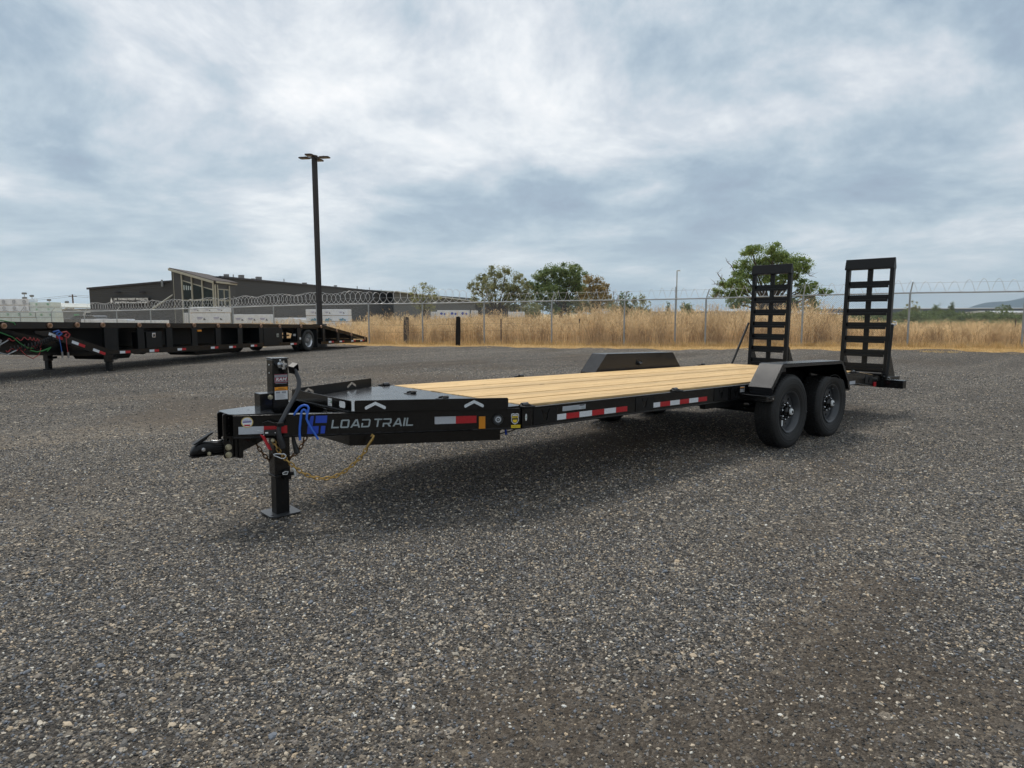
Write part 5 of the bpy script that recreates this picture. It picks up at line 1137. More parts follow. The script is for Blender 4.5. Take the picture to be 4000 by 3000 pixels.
# rooftop units and pipes
def rb(u, v, f, w, h, nm='rooftop_unit', m_='concrete'):
    q = pt(u, v, f)-bo; MB().box(q.x-w/2, q.x+w/2, q.y-w/2, q.y+w/2, 6.05, q.z).obj(nm, m_, BD, bevel=.03)
for (u, v, f, w) in ((884, 1071, 90, .55), (942, 1074, 96, .65), (1010, 1081, 104, .75), (1189, 1104, 124, .7)): rb(u, v, f, w, 1)
for (u, v, f) in ((911, 1072, 93), (1109, 1089, 114), (1395, 1117, 140), (1443, 1123, 146), (1489, 1130, 152), (1566, 1139, 158)): rb(u, v, f, .14, 1, 'vent_pipe', 'galvanised')
for (u, v, f) in ((988, 1087, 101), (1310, 1114, 134)): rb(u, v, f, .5, 1, 'roof_ventilator', 'galvanised')
q = pt(632, 1093, 86)-bo; MB().box(q.x-.1, q.x+.1, q.y-.1, q.y+.1, 5.0, q.z).obj('vent_pipe', 'galvanised', BD)
# entrance tower
TA = uf(692, 82); TB = uf(850, 78.5); TC = uf(931, 84.0); TM_ = uf(728, 81.2)
zA = pt(692, 1052, 82).z; zB = pt(850, 1101, 78.5).z; zC = pt(931, 1110, 84).z; zM = zA+(zB-zA)*(TM_-TA).length/(TB-TA).length
wallpoly(TA, TM_, -.2, -.2, zA, zM, .2, 'tower_wall', 'siding'); 
dAB = (TB-TA).normalized(); LAB = (TB-TA).length; s0 = (TM_-TA).length
def onf(s, off=0.0): n_ = Vector((dAB.y, -dAB.x, 0)); return TA+dAB*s+n_*off
def ztop(s): return zA+(zB-zA)*s/LAB
wallpoly(onf(s0), onf(LAB), 4.2, 4.2-.0, ztop(s0), zB, .2, 'tower_upper_wall', 'siding'); MB()
wallpoly(TB, TC, -.2, -.2, zB, zC, .2, 'tower_side_wall', 'siding')
wallpoly(TA, TA+LD*7, -.2, -.2, zA, zA-.2, .2, 'tower_back_wall', 'siding')
# tower roof plane
b = MB(); pts_ = [onf(-.25, .3), onf(LAB+.25, .35), TC+(TC-TB).normalized()*.3-PD*.3, TA+LD*7.5+PD*.2]; zs_ = [zA+.05, zB+.02, zC+.02, zA-.35]
vs = [Vector((p_.x-bo.x, p_.y-bo.y, z)) for p_, z in zip(pts_, zs_)]; b.add(vs+[v+Vector((0, 0, .16)) for v in vs], [(0, 1, 2, 3), (4, 7, 6, 5), (0, 4, 5, 1), (1, 5, 6, 2), (2, 6, 7, 3), (3, 7, 4, 0)]); b.obj('tower_roof', 'shingle', BD)
wallpoly(onf(-.27, .42), onf(LAB+.27, .42), zA-.15, zB-.18, zA+.12, zB+.09, .12, 'fascia', 'trim_cream')
wallpoly(TB-dAB*-.3+RH*0, TC+(TC-TB).normalized()*.3-PD*0, zB-.12, zC-.12, zB+.09, zC+.09, -.12, 'fascia', 'trim_cream')
cols_ = [s0, s0+(LAB-s0)*.02+.0]
def us(u):    # distance along the tower front of the bearing u
    d_ = RH*((u-2000)/F_PX)+FH; n_ = Vector((dAB.y, -dAB.x, 0)); c0 = Vector((CAM.x, CAM.y, 0)); t = (TA-c0).dot(n_)/d_.dot(n_); return (c0+d_*t-TA).dot(dAB)
panes = [(731, 763), (769, 803), (809, 844)]
for (u0, u1) in panes:
    a0, a1 = us(u0), us(u1)
    for (zz0, zz1l, zz1r) in ((-.1, 3.05, 3.05), (3.22, None, None)):
        tl = zz1l if zz1l else ztop(a0)-1.05; tr = zz1r if zz1r else ztop(a1)-1.05
        fr = wallpoly(onf(a0-.13, .06), onf(a1+.13, .06), zz0-.1, zz0-.1, tl+.12, tr+.12, .1, 'window_frame', 'trim_cream')
        wallpoly(onf(a0, .08), onf(a1, .08), zz0, zz0, tl, tr, .06, 'window_pane', 'window_glass', fr)
for u in (728, 766, 806, 848): s = us(u); wallpoly(onf(s-.08, .16), onf(s+.08, .16), -.2, -.2, ztop(s-.08)-.1, ztop(s+.08)-.1, .12, 'mullion', 'trim_cream')
wallpoly(onf(us(731), .1), onf(us(848), .1), -.2, -.2, 3.0, 3.0, -.05, 'glazing_backing', 'window_glass')
for k, u in enumerate((735, 744, 752, 760)): s = us(u); wallpoly(onf(s-.09, .10), onf(s+.09, .10), 4.35+.1*(3-k)*.2, 4.35, 4.95-.05*k, 4.95-.05*k, .03, 'banner', 'window_print')
dBC = (TC-TB).normalized(); LBC = (TC-TB).length
def onc(s, off=0.0): n_ = Vector((dBC.y, -dBC.x, 0)); return TB+dBC*s+n_*off
for (f0, f1) in ((.16, .38), (.44, .62)):
    for (z0, z1) in ((.2, 1.5), (1.6, 3.0), (3.15, 4.35)):
        a0, a1 = f0*LBC, f1*LBC; fr = wallpoly(onc(a0-.1, .06), onc(a1+.1, .06), z0-.08, z0-.08, z1+.1, z1+.1, .1, 'window_frame', 'trim_cream'); wallpoly(onc(a0, .08), onc(a1, .08), z0, z0, z1, z1, .06, 'window_pane', 'window_glass', fr)
for s in (.0, .1, .66): wallpoly(onc(s*LBC-.07, .14), onc(s*LBC+.07, .14), -.2, -.2, zB-.3, zB-.3, .1, 'corner_trim', 'trim_cream')
wallpoly(TA-dAB*.08, TA+dAB*.08, -.2, -.2, zA, zA, .25, 'corner_trim', 'trim_cream')
# raking strut and name board on the gable
q0 = T0g+PD*-1.0; a = pt(694, 1140, 83.5)-bo; c = pt(587, 1212, 80)-bo; MB().bar(a, c, .16, .16).obj('raking_brace', 'trim_cream', BD)
n_g = Vector((PD.y, -PD.x, 0)); n_g = n_g if n_g.dot(FH) < 0 else -n_g
def ong(u, v):   # point on the gable wall
    d_ = direc(u, v); w0 = E0+n_g*.2-CAM; t = w0.dot(n_g)/d_.dot(n_g); return CAM+d_*t
s1, s2 = ong(430, 1160), ong(585, 1160); s3 = ong(430, 1187); wS = (s2-s1).length; hS = s1.z-s3.z
sM = frame(s3+n_g*.02-bo, s2-s1, (0, 0, 1)); 
sg_ = plate(rect(0, wS, 0, hS), [], .12, 'name_board', 'dark_print', BD, sM)
text('J.M. THOMAS FOREST PRODUCTS', hS*.42, 'white_print', sM @ Matrix.Translation((wS*.55, hS*.62, .13)), sg_, 'board_lettering', width=wS*.86, bold=.035, thick=.01); sg_.children[0].matrix_local = Matrix.Translation((wS*.55, hS*.64, .13))
t2 = text('2525 N Hwy 89, Ogden, Utah 84404', hS*.26, 'white_print', Matrix.Translation((wS*.56, hS*.20, .13)), sg_, 'board_lettering', width=wS*.82, bold=.04, thick=.01)
plate([(wS*.05, hS*.12), (wS*.06, hS*.30), (wS*.028, hS*.30), (wS*.045, hS*.50), (wS*.036, hS*.50), (wS*.055, hS*.75), (wS*.06, hS*.95), (wS*.068, hS*.75), (wS*.088, hS*.50), (wS*.078, hS*.50), (wS*.095, hS*.30), (wS*.068, hS*.30), (wS*.072, hS*.12)][::-1], [], .01, 'tree_emblem', 'white_print', sg_, Matrix.Translation((0, 0, .13)))
for u in (455, 553): q = ong(u, 1142)-bo; MB().box(q.x-.35, q.x+.35, q.y-.3, q.y+.05, q.z-.06, q.z+.1).obj('wall_lamp', 'roof_dark', BD, bevel=.03)
# the open storage shed further along
SH_ = empty('open_storage_shed', uf(1800, 150), (0, 0, 0), 'low open fronted storage shed with pale roof beyond the warehouse', 'shed'); bo_keep = bo; bo = Vector(SH_.location)
S0, S1 = uf(1500, 140), uf(2045, 196); zS0 = pt(1590, 1152, 148).z; zS1 = pt(2040, 1204, 196).z
wallpoly(S0, S1, -.2, -.2, zS0+.4, zS1, .3, 'back_wall', 'dark_print', SH_)  # near-black colour puts the shade under the open roof into this wall
dS = (S1-S0).normalized(); nS = Vector((dS.y, -dS.x, 0)); nS = nS if nS.dot(FH) < 0 else -nS
wallpoly(S0+nS*3, S0+nS*3+dS*32, -.2, -.2, zS0+.25, zS0-.35, .2, 'front_wall', 'siding_light', SH_)
b = MB(); vs = []
for (p_, z) in ((S0+nS*4, zS0+.3), (S1+nS*4, zS1-.25), (S1-nS*8, zS1+.4), (S0-nS*8, zS0+1.0)): vs.append(Vector((p_.x-bo.x, p_.y-bo.y, z)))
b.add(vs+[v+Vector((0, 0, .18)) for v in vs], [(0, 1, 2, 3), (4, 7, 6, 5), (0, 4, 5, 1), (1, 5, 6, 2), (2, 6, 7, 3), (3, 7, 4, 0)]); b.obj('roof', 'metal_roof', SH_)
for k in range(8): p_ = S0+nS*3.8+dS*(34+k*7)-bo; MB().box(p_.x-.1, p_.x+.1, p_.y-.1, p_.y+.1, 0, zS0-.2-.02*k*4).obj('shed_post', 'galvanised', SH_)
bo = bo_keep
# small office with arched pale roof on the left
OF2 = empty('small_office_block', uf(306, 108), (0, 0, 0), 'small grey block with pale roof showing between lumber and warehouse', 'building'); bo = Vector(OF2.location)
a, c = uf(180, 108), uf(380, 108); wallpoly(a, c, -.2, -.2, pt(300, 1206, 108).z, pt(300, 1206, 108).z, .3, 'wall', 'far_wall', OF2)
b = MB(); vs = []
for (u, f, v) in ((170, 107, 1200), (385, 107, 1205), (385, 118, 1191), (170, 118, 1185)): q = pt(u, v, f)-bo; vs.append(q)
b.add(vs+[v+Vector((0, 0, .15)) for v in vs], [(0, 1, 2, 3), (4, 7, 6, 5), (0, 4, 5, 1), (1, 5, 6, 2), (2, 6, 7, 3), (3, 7, 4, 0)]); b.obj('roof', 'metal_roof', OF2)
MB().bar(pt(240, 1212, 100)-bo, pt(268, 1202, 100)-bo, .14).bar(pt(268, 1202, 100)-bo, pt(318, 1216, 100)-bo, .14).obj('gable_trim', 'trim_cream', OF2)
q = pt(300, 1243, 106)-bo; q2 = pt(300, 1227, 106)-bo; MB().box(q.x-.35, q.x+.35, q.y-.1, q.y+.1, q.z, q2.z).obj('window', 'pale_green_print', OF2)
bo = bo_keep
# ================================================================== wrapped lumber
def bundle(u0, u1, v0, v1, f, m_='wrap_white', pr=None, label='', dz=1.2, grp=None, yaw=0.0, ucen=None):
    a = pt(u0, v1, f); c = pt(u1, v0, f); w_ = (u1-u0)*f/F_PX; h_ = c.z-a.z; zb = a.z
    ce = uf((u0+u1)/2, f+dz/2); root = empty('lumber_bundle', (ce.x, ce.y, zb), (0, 0, -YAW+yaw), label, 'lumber stack', grp)
    b = MB(); nx, rs_ = 9, random.random()*9
    # slightly slack wrapped box
    X = [-w_/2+w_*k/nx for k in range(nx+1)]; vs = []
    for x in X:
        for (y, z) in ((-dz/2, 0), (-dz/2, h_*.5), (-dz/2, h_), (0, h_), (dz/2, h_), (dz/2, 0)):
            j = .018*mnoise.noise((x*1.3+rs_, y*2, z*3)); vs.append((x, y+j*(1 if y < 0 else -1)*1.2, z+(j if z > 0 else 0)))
    fs = [(i*6+k, (i+1)*6+k, (i+1)*6+(k+1) % 6, i*6+(k+1) % 6) for i in range(nx) for k in range(6)]+[tuple(range(6)), tuple(nx*6+k for k in range(6))]
    b.add(vs, fs); b.obj('wrapping', m_, root, smooth=40, bevel=.02)
    MB().box(-w_/2+.05, w_/2-.05, -dz/2+.1, dz/2-.1, -.08, .0).obj('bearer', 'lumber', root)
    def P(pts, mm): plate(pts, [], .004, 'wrap_print', mm, root, frame((0, -dz/2-.035, 0), (1, 0, 0), (0, 0, 1)))
    n_ = max(2, int(w_/.95))
    for k in range(n_):
        x = -w_/2+w_*(k+.6)/n_; s_ = min(.34, h_*.34)
        if pr == 'green':
            P([(x-s_, h_*.62), (x-s_*.2, h_*.72), (x+s_*.8, h_*.72), (x+s_*.4, h_*.60), (x-s_*.2, h_*.56)][::-1], 'pale_green_print'); P([(x-s_*.9, h_*.36), (x+.0, h_*.34), (x+s_*.9, h_*.40), (x+s_*.6, h_*.55), (x+s_*.1, h_*.50)], 'pale_green_print')
        elif pr == 'ring':
            plate(circle(x, h_*.55, s_*.8, 14), [circle(x, h_*.55, s_*.55, 14)[::-1]], .004, 'wrap_print', 'grey_soft_print', root, frame((0, -dz/2-.035, 0), (1, 0, 0), (0, 0, 1))); P(rect(x-s_*.9, x+s_*1.6, h_*.12, h_*.19), 'grey_soft_print'); P(rect(x-s_*.15, x+s_*.25, h_*.5, h_*.6), 'grey_soft_print')
        elif pr == 'purple':
            P([(x-s_*1.4, h_*.50), (x+s_*.3, h_*.54), (x+s_*.3, h_*.60), (x-s_*1.4, h_*.56)], 'purple_print'); P([(x-s_*1.2, h_*.38), (x+s_*.1, h_*.41), (x+s_*.1, h_*.46), (x-s_*1.2, h_*.43)], 'purple_print'); P([(x+s_*.5, h_*.30), (x+s_*1.3, h_*.30), (x+s_*.9, h_*.45), (x+s_*.7, h_*.55)], 'dark_print')
        elif pr == 'blue':
            P([(x-s_*1.9, h_*.30), (x-s_*1.2, h_*.52), (x-s_*.5, h_*.42), (x+s_*.2, h_*.66), (x+s_*1.0, h_*.40), (x+s_*1.8, h_*.34), (x+s_*1.8, h_*.12), (x-s_*1.9, h_*.12)][::-1], 'teal_print')
        elif pr == 'logo':
            P(circle(x-.2, h_*.6, s_*.5, 8), 'blue_print'); P(circle(x+.15, h_*.55, s_*.4, 8), 'blue_print')
        elif pr == 'red':
            P([(x-s_*1.4, h_*.5), (x-s_*.2, h_*.6), (x+s_, h_*.5), (x-s_*.1, h_*.42)][::-1], 'hose_red')
    if not pr:
        for k in range(3): MB().box(-w_/2+w_*(k+.7)/3.4-.012, -w_/2+w_*(k+.7)/3.4+.012, -dz/2-.04, -dz/2-.03, 0, h_).obj('strap', 'grey_soft_print', root)
    return root
G1 = 'wrapped lumber bundles stacked behind the fence'
bundle(-95, 146, 1167, 1191.5, 62, pr='ring', label='topmost white lumber pack printed with round ring marks at far left')
bundle(-95, 146, 1193, 1216.5, 62, pr='ring', label='white lumber pack with ring marks, second from the top of its pile')
bundle(148, 236, 1180, 1199, 62, 'wrap_green_tint', 'green', label='topmost green marked lumber pack beside the ring marked pile')
bundle(148, 238, 1200.5, 1217.5, 62, 'wrap_green_tint', 'green', label='green marked lumber pack just below the topmost one of its pile')
bundle(-95, 167, 1218.5, 1239.5, 61.9, 'wrap_green_tint', 'green', label='long green marked lumber pack below the two ring marked packs')
bundle(169, 241, 1220, 1240, 61.9, 'wrap_green_tint', 'green', label='short green marked lumber pack at the end of the third layer')
bundle(-95, 243, 1241, 1262, 61.8, 'wrap_green_tint', None, label='lowest green tinted lumber pack carrying the tall pile')
bundle(341, 520, 1246.5, 1266, 58, label='low flat white wrapped lumber pack before the name board')
bundle(522, 655, 1251.5, 1268, 58, label='very low white wrapped lumber pack left of the entrance tower')
bundle(762, 900, 1199, 1221, 55, pr='purple', label='sagging white tarpaulin wrapped pack on top before the tower', dz=1.3)
bundle(768, 897, 1223, 1262, 55, pr='purple', label='tall white lumber pack with purple print before the tower windows', dz=1.1)
bundle(738, 760, 1222, 1262, 57, label='narrow white pack end left of the purple printed pack')
bundle(926, 1068, 1228, 1263, 54, pr='purple', label='single white purple printed pack right of the tarpaulin topped pile')
bundle(1208, 1371, 1208, 1232, 50, pr='purple', label='top white pack with purple print right behind the lamp pole')
bundle(1209, 1372, 1233.5, 1256, 50, pr='blue', label='middle pack with blue mountain print right behind the lamp pole')
bundle(1210, 1372, 1257.5, 1281, 50, pr='red', label='lower pack with red marks under the blue mountain pack')
bundle(1290, 1490, 1282, 1300, 48, label='long low white pack in the weeds right of the lamp pole')
bundle(1712, 1836, 1212, 1244, 66, pr='logo', label='white pack with blue round marks above the black timber post', dz=1.3)
bundle(1688, 1711, 1218, 1246, 67, label='narrow pale pack left of the blue marked pack')
bundle(1843, 1868, 1213, 1238, 66, label='small white covered pack between blue marked pack and bare lumber')
bundle(1985, 2050, 1218, 1240, 70, label='pale pack half hidden under the olive tree')
o = MB().box(-1.3, 1.3, -.6, .6, 0, .75).obj('lumber_bundle', 'lumber', bevel=.01); o.location = spot(1910, 67); o.location.z = .55+.0; o.rotation_euler = (0, 0, -YAW); tag(o, 'bare unwrapped brown lumber pack between white covered packs', 'lumber stack')

# ================================================================== vehicles seen above the far trailer and weeds
def vehicle(u, f, head, m_, label, L_=4.9, Hh=1.8, base=None):
    q = spot(u, f); r = empty('parked_car', (q.x, q.y, 0), (0, 0, -YAW+head), label, 'car'); w_ = .92
    b = MB(); b.prism([(-L_/2, .45), (-L_/2, .95), (-L_/2+.1, 1.02), (L_/2-1.35, 1.05), (L_/2-.15, .92), (L_/2, .75), (L_/2, .40)], -w_, w_, 'xz'); b.obj('body', m_, r, bevel=.05)
    b = MB(); zt = Hh; pr_ = [(-L_/2+.1, 1.0), (-L_/2+.35, zt-.1), (-L_/2+.6, zt-.02), (L_/2-2.3, zt), (L_/2-2.05, zt-.06), (L_/2-1.35, 1.02)]
    for y0, y1 in ((-w_+.06, -w_+.10), (w_-.10, w_-.06)):
        plate([(a, c) for a, c in pr_][::-1] if False else pr_[::-1], [[(-L_/2+.45, 1.12), (-L_/2+.6, zt-.16), (-.85, zt-.13), (-.85, 1.12)], [(-.72, 1.12), (-.72, zt-.13), (.12, zt-.13), (.12, 1.12)], [(.24, 1.12), (.24, zt-.14), (L_/2-2.15, zt-.16), (L_/2-1.7, 1.12)]], .05, 'side_frame', m_, r, frame((0, (y0+y1)/2+.02, 0), (1, 0, 0), (0, 0, 1)))
    MB().prism([(-L_/2+.33, zt-.12), (-L_/2+.6, zt-.01), (L_/2-2.3, zt+.01), (L_/2-2.05, zt-.05), (L_/2-2.1, zt-.10), (-L_/2+.4, zt-.16)], -w_+.06, w_-.06, 'xz').obj('roof', m_, r, bevel=.03)
    MB().prism([(-L_/2+.18, 1.0), (-L_/2+.45, zt-.12), (L_/2-2.2, zt-.08), (L_/2-1.42, 1.02)], -w_+.12, w_-.12, 'xz').obj('window', 'car_glass', r)
    for x in (-L_/2+.9, L_/2-.95):
        for s in (-1, 1):
            wv_ = MB(); wv_.lathe([(-.11, .20), (-.12, .34), (-.09, .37), (.09, .37), (.12, .34), (.11, .20)], n=24); wo_ = wv_.obj('wheel', 'tyre_rubber', r, smooth=40); wo_.location = (x, s*(w_-.1), .37); MB().lathe([(-.10, .2), (-.07, .18), (-.07, 0), (.07, 0), (.07, .18), (.10, .2)], n=18).obj('rim', 'alu_rim', wo_)
    return r
vehicle(1115, 56, .15, 'car_white', 'white estate car behind weeds, nearer the flat lumber pack', Hh=1.0*pt(1115, 1247, 56).z)
vehicle(1200, 57, .15, 'car_white', 'white estate car with its rear hidden by the lamp pole packs', Hh=pt(1190, 1248.5, 57).z)
vehicle(330, 70, 2.9, 'car_dark', 'dark car parked before the small grey office block', Hh=1.35)
vehicle(400, 97, .1, 'car_white', 'white estate car just showing past the left corner of the warehouse', Hh=1.9)

# ================================================================== poles and wires
def thinpole(u, v0, f, r, label, m_='galvanised', head=None, base_v=None, name='light_pole'):
    t = pt(u, v0, f); R0 = empty(name, (t.x, t.y, 0), (0, 0, -YAW), label, 'pole'); MB().tube([(0, 0, -.1), (0, 0, t.z)], [r*1.25, r], 8).obj('shaft', m_, R0, smooth=40)
    if head == 'lamp': MB().box(-.05, .55, -.14, .14, t.z-.02, t.z+.16).obj('lamp_head', 'far_white', R0, bevel=.02)
    if head == 'flood':
        MB().box(-.35, .3, -.2, .2, t.z, t.z+.38).obj('lamp_head', 'far_wall', R0, bevel=.12)
    if head == 'flood2':
        MB().box(-.4, .4, -.2, .2, t.z, t.z+.36).obj('lamp_head', 'far_wall', R0, bevel=.12); MB().box(-.4, .4, -.2, .2, t.z-.8, t.z-.45).obj('lamp_head', 'far_wall', R0, bevel=.12)
    if head == 'cross': MB().box(-.9, .9, -.06, .06, t.z-.5, t.z-.36).obj('crossarm', m_, R0)
    return R0, t
thinpole(2645, 1059, 120, .10, 'slim grey street light with one arm standing beyond the field', head='lamp')
thinpole(95, 1150, 120, .05, 'slender pole with two stacked floodlights above the lumber pile', 'grey_soft_print', 'flood2')
thinpole(125, 1160, 120, .05, 'slender floodlight pole just right of the double floodlight', 'grey_soft_print', 'flood')
thinpole(192, 1176, 120, .05, 'small floodlight rising over the green marked packs', 'grey_soft_print', 'flood')
thinpole(262, 1184, 120, .04, 'tiniest floodlight above the pale roofed office block', 'grey_soft_print', 'flood')
R0, tA = thinpole(283, 1150, 150, .14, 'leaning wooden utility pole left of the warehouse', 'timber_brown', 'cross', name='utility_pole')
b = MB()
for du, dv in ((-500, 18), (700, 10)):
    for k2 in (0, .35):
        a = tA+Vector((0, 0, -.45+k2)); c = pt(283+du, 1150+dv, 165)+Vector((0, 0, k2)); pts_ = [a.lerp(c, t/12)-Vector((0, 0, 2.2*4*(t/12)*(1-t/12)*.4)) for t in range(13)]; b = MB(); b.tube([p_-Vector((tA.x, tA.y, 0)) for p_ in pts_], .022, 4); o_ = b.obj('power_line', 'dark_print'); o_.parent = R0; o_.matrix_parent_inverse = Matrix.Identity(4); o_.rotation_euler = (0, 0, YAW)
thinpole(2641, 1120, 24.5+3.0, .03, 'grey steel post rising above the fence rail between two fence posts', 'galvanised', name='steel_post')

# ================================================================== far buildings, hedge, mountain
def farblock(u0, u1, v0, v1, f, depth, wm_, rm_, label, name='far_building', edge=None):
    a = pt(u0, v0, f); c = pt(u1, v0, f); hh = a.z; w_ = (u1-u0)*f/F_PX; q = uf((u0+u1)/2, f); r = empty(name, (q.x, q.y, 0), (0, 0, -YAW), label, 'building')
    MB().box(-w_/2, w_/2, 0, depth, -.2, hh-.35).obj('wall', wm_, r); MB().prism([(-.4, hh-.35), (depth+.4, hh-.35), (depth/2, hh+.0)], -w_/2-.3, w_/2+.3, 'yz').obj('roof', rm_, r)
    if edge: MB().box(-w_/2-.3, w_/2+.3, -.5, -.4, hh-.42, hh-.25).obj('eaves', edge, r)
    return r, w_, hh
farblock(2535, 2925, 1213, 1250, 190, 20, 'far_wall', 'far_roof_edge', 'long low pale roofed building behind the weeds left of the big tree', edge='far_roof_edge')
farblock(3185, 3300, 1222, 1250, 180, 15, 'far_wall', 'far_roof_edge', 'low pale building showing between the two ramps')
r, w_, hh = farblock(3330, 4500, 1203, 1235, 240, 30, 'far_blue_roof', 'far_roof_edge', 'very long blue grey building along the horizon at right', edge='far_roof_edge')
farblock(3600, 3688, 1218, 1232, 150, 8, 'far_white', 'far_roof_edge', 'small white shed before the long blue grey building')
r, w_, hh = farblock(3890, 4200, 1214, 1240, 120, 10, 'far_white', 'far_roof_edge', 'white flat building at the right edge behind the hedge')
for x in (-w_/2+2.0, -w_/2+6): MB().box(x, x+.8, -.06, .0, hh-1.1, hh-.75).obj('window', 'dark_print', r)
# mountain ridge with real depth
MT = MB(); ridge = [(3560, 1222), (3700, 1214), (3780, 1202), (3815, 1192), (3850, 1184), (3880, 1177), (3905, 1180), (3938, 1176), (3965, 1170), (4000, 1165), (4080, 1172), (4160, 1160), (4300, 1166), (4500, 1150), (4750, 1175), (5000, 1205), (5200, 1222)]
cr_ = [pt(u, v+2*math.sin(u*.13), 6000) for u, v in ridge]; vs = []
for q in cr_: vs += [q, Vector((q.x, q.y, -20))-FH*(q.z*1.6+40), Vector((q.x, q.y, -20))+FH*(q.z*1.6+40)]
MT.add(vs, [(i*3, (i+1)*3, (i+1)*3+1, i*3+1) for i in range(len(ridge)-1)]+[(i*3, i*3+2, (i+1)*3+2, (i+1)*3) for i in range(len(ridge)-1)])
tag(MT.obj('mountain', 'mountain'), kind='structure')

# ================================================================== vegetation
PERK = 1.0
def leafmesh(clumps, nm, m_, size, per, par=None, flat=.9, loc=Vector((0, 0, 0)), drop=0.0):
    """many small leaf sprays spread through uneven clumps; clumps: (centre, rx, ry, rz, weight)"""
    VV = []; TT = []
    for (c, rx, ry, rz, wgt) in clumps:
        n_ = max(8, int(per*wgt*PERK)); ns = max(7, int(12*wgt))
        d = RNG.normal(size=(ns, 3)); d /= np.linalg.norm(d, axis=1)[:, None]; sc_ = d*RNG.uniform(.25, 1.0, (ns, 1)); sr = RNG.uniform(.18, .45, ns); st_ = RNG.uniform(-.25, .25, ns)
        k = RNG.integers(0, ns, n_); d = RNG.normal(size=(n_, 3)); d /= np.linalg.norm(d, axis=1)[:, None]
        p_ = sc_[k]+d*(sr[k]*RNG.random(n_)**.5)[:, None]
        loose = RNG.random(n_) < .22; p_[loose] = (d*(1.12*RNG.random((n_, 1))**.45))[loose]
        P_ = p_*np.array([rx, ry, rz])+np.array([c.x-loc.x, c.y-loc.y, c.z-loc.z])
        s = size*RNG.uniform(.6, 1.4, (n_, 1)); a = RNG.normal(size=(n_, 3)); a[:, 2] *= .7; a /= np.linalg.norm(a, axis=1)[:, None]; b_ = np.cross(a, RNG.normal(size=(n_, 3))); b_ /= np.linalg.norm(b_, axis=1)[:, None]; a = a*s; b_ = b_*s*.42
        VV.append(np.stack([P_, P_+a*.5+b_, P_+a-np.array([0, 0, 1])*s*.2, P_+a*.5-b_], 1).reshape(-1, 3)); TT.append(np.clip(RNG.random(n_)*.8+.1+st_[k], 0, 1))
    V = np.concatenate(VV); tone = np.concatenate(TT); n_ = len(tone)
    me = bpy.data.meshes.new(nm); me.vertices.add(len(V)); me.vertices.foreach_set('co', V.astype(np.float32).ravel()); me.loops.add(n_*4); me.loops.foreach_set('vertex_index', np.arange(n_*4, dtype=np.int32)); me.polygons.add(n_); me.polygons.foreach_set('loop_start', np.arange(0, n_*4, 4, dtype=np.int32)); me.update()
    at = me.attributes.new('tone', 'FLOAT', 'FACE'); at.data.foreach_set('value', tone.astype(np.float32)); me.materials.append(MATS[m_]); return link(nm, me, par)
def tree(base_u, f, clumps_px, m_, label, size=.16, per=900, fat=1.12, rzf=.85, trunk=((0, 0),), twigs=0, name='tree', dead=(), tr=.28, kinds=None, dj=.55):
    b0 = spot(base_u, f); z0 = hgt(b0.x, b0.y); root = empty(name, (b0.x, b0.y, z0), (0, 0, 0), label, 'tree'); L0 = Vector((b0.x, b0.y, z0))
    cls = []
    for (u, v, r) in clumps_px:
        R_ = r*f/F_PX*fat; c = pt(u, v, f)+FH*random.uniform(-1, 1)*R_*2*dj; cls.append((c, R_*1.05, R_*1.05, R_*rzf, max(.12, R_**2*.55)))
    if kinds:
        for mm, idx in kinds.items(): leafmesh([cls[i] for i in idx], 'crown', mm, size, per, root, loc=L0)
    else: leafmesh(cls, 'crown', m_, size, per, root, loc=L0)
    tb = MB(); top = []
    stem = [Vector((0, 0, -.2)), Vector((tr*.3, 0, .6)), Vector((0, tr*.3, 1.3))]
    tb.tube(stem, [tr*1.2, tr, tr*.8], 9); fork = stem[-1]
    for (c, rx, ry, rz, w__) in cls:
        e = c-L0; mid = fork.lerp(e, .5)+Vector((random.uniform(-.3, .3), random.uniform(-.3, .3), random.uniform(.0, .5))); tb.tube([fork, fork.lerp(mid, .5)+Vector((0, 0, .15)), mid, e], [tr*.5, tr*.36, tr*.22, tr*.07], 6)
        for _ in range(3): tb.tube([mid.lerp(e, .5), e+Vector((random.uniform(-1, 1)*rx*.7, random.uniform(-1, 1)*ry*.7, random.uniform(-.4, .9)*rz))], [tr*.11, tr*.03], 4)
    tb.obj('trunk', 'bark', root, smooth=60)
    if dead or twigs:
        tw = MB()
        for (u0, v0, u1, v1) in dead:
            a, c = pt(u0, v0, f)-L0, pt(u1, v1, f)-L0; m1 = a.lerp(c, .5)+Vector((0, 0, .15)); tw.tube([a, m1, c], [.06, .04, .015], 5)
            for _ in range(9):
                t = random.uniform(.2, 1); s = a.lerp(c, t); dv = Vector((random.uniform(-1, 1), random.uniform(-1, 1), random.uniform(-.4, 1)))*.75; e = s+dv; tw.tube([s, s.lerp(e, .5)+Vector((0, 0, .06)), e], [.022, .015, .006], 4)
                tw.tube([s.lerp(e, .5), s.lerp(e, .5)+Vector((random.uniform(-.3, .3), random.uniform(-.3, .3), random.uniform(0, .4)))], [.012, .005], 3)
        for _ in range(twigs):
            c, rx, ry, rz, w__ = random.choice(cls); s = c-L0+Vector((random.uniform(-1, 1)*rx, random.uniform(-1, 1)*ry, random.uniform(-.3, .8)*rz))*.7; d_ = Vector((random.uniform(-1, 1)*.5, random.uniform(-1, 1)*.5, random.uniform(.3, 1))); e = s+d_*rz*.8; tw.tube([s, e], [.02, .006], 4)
        tw.obj('bare_branches', 'twig', root)
    return root
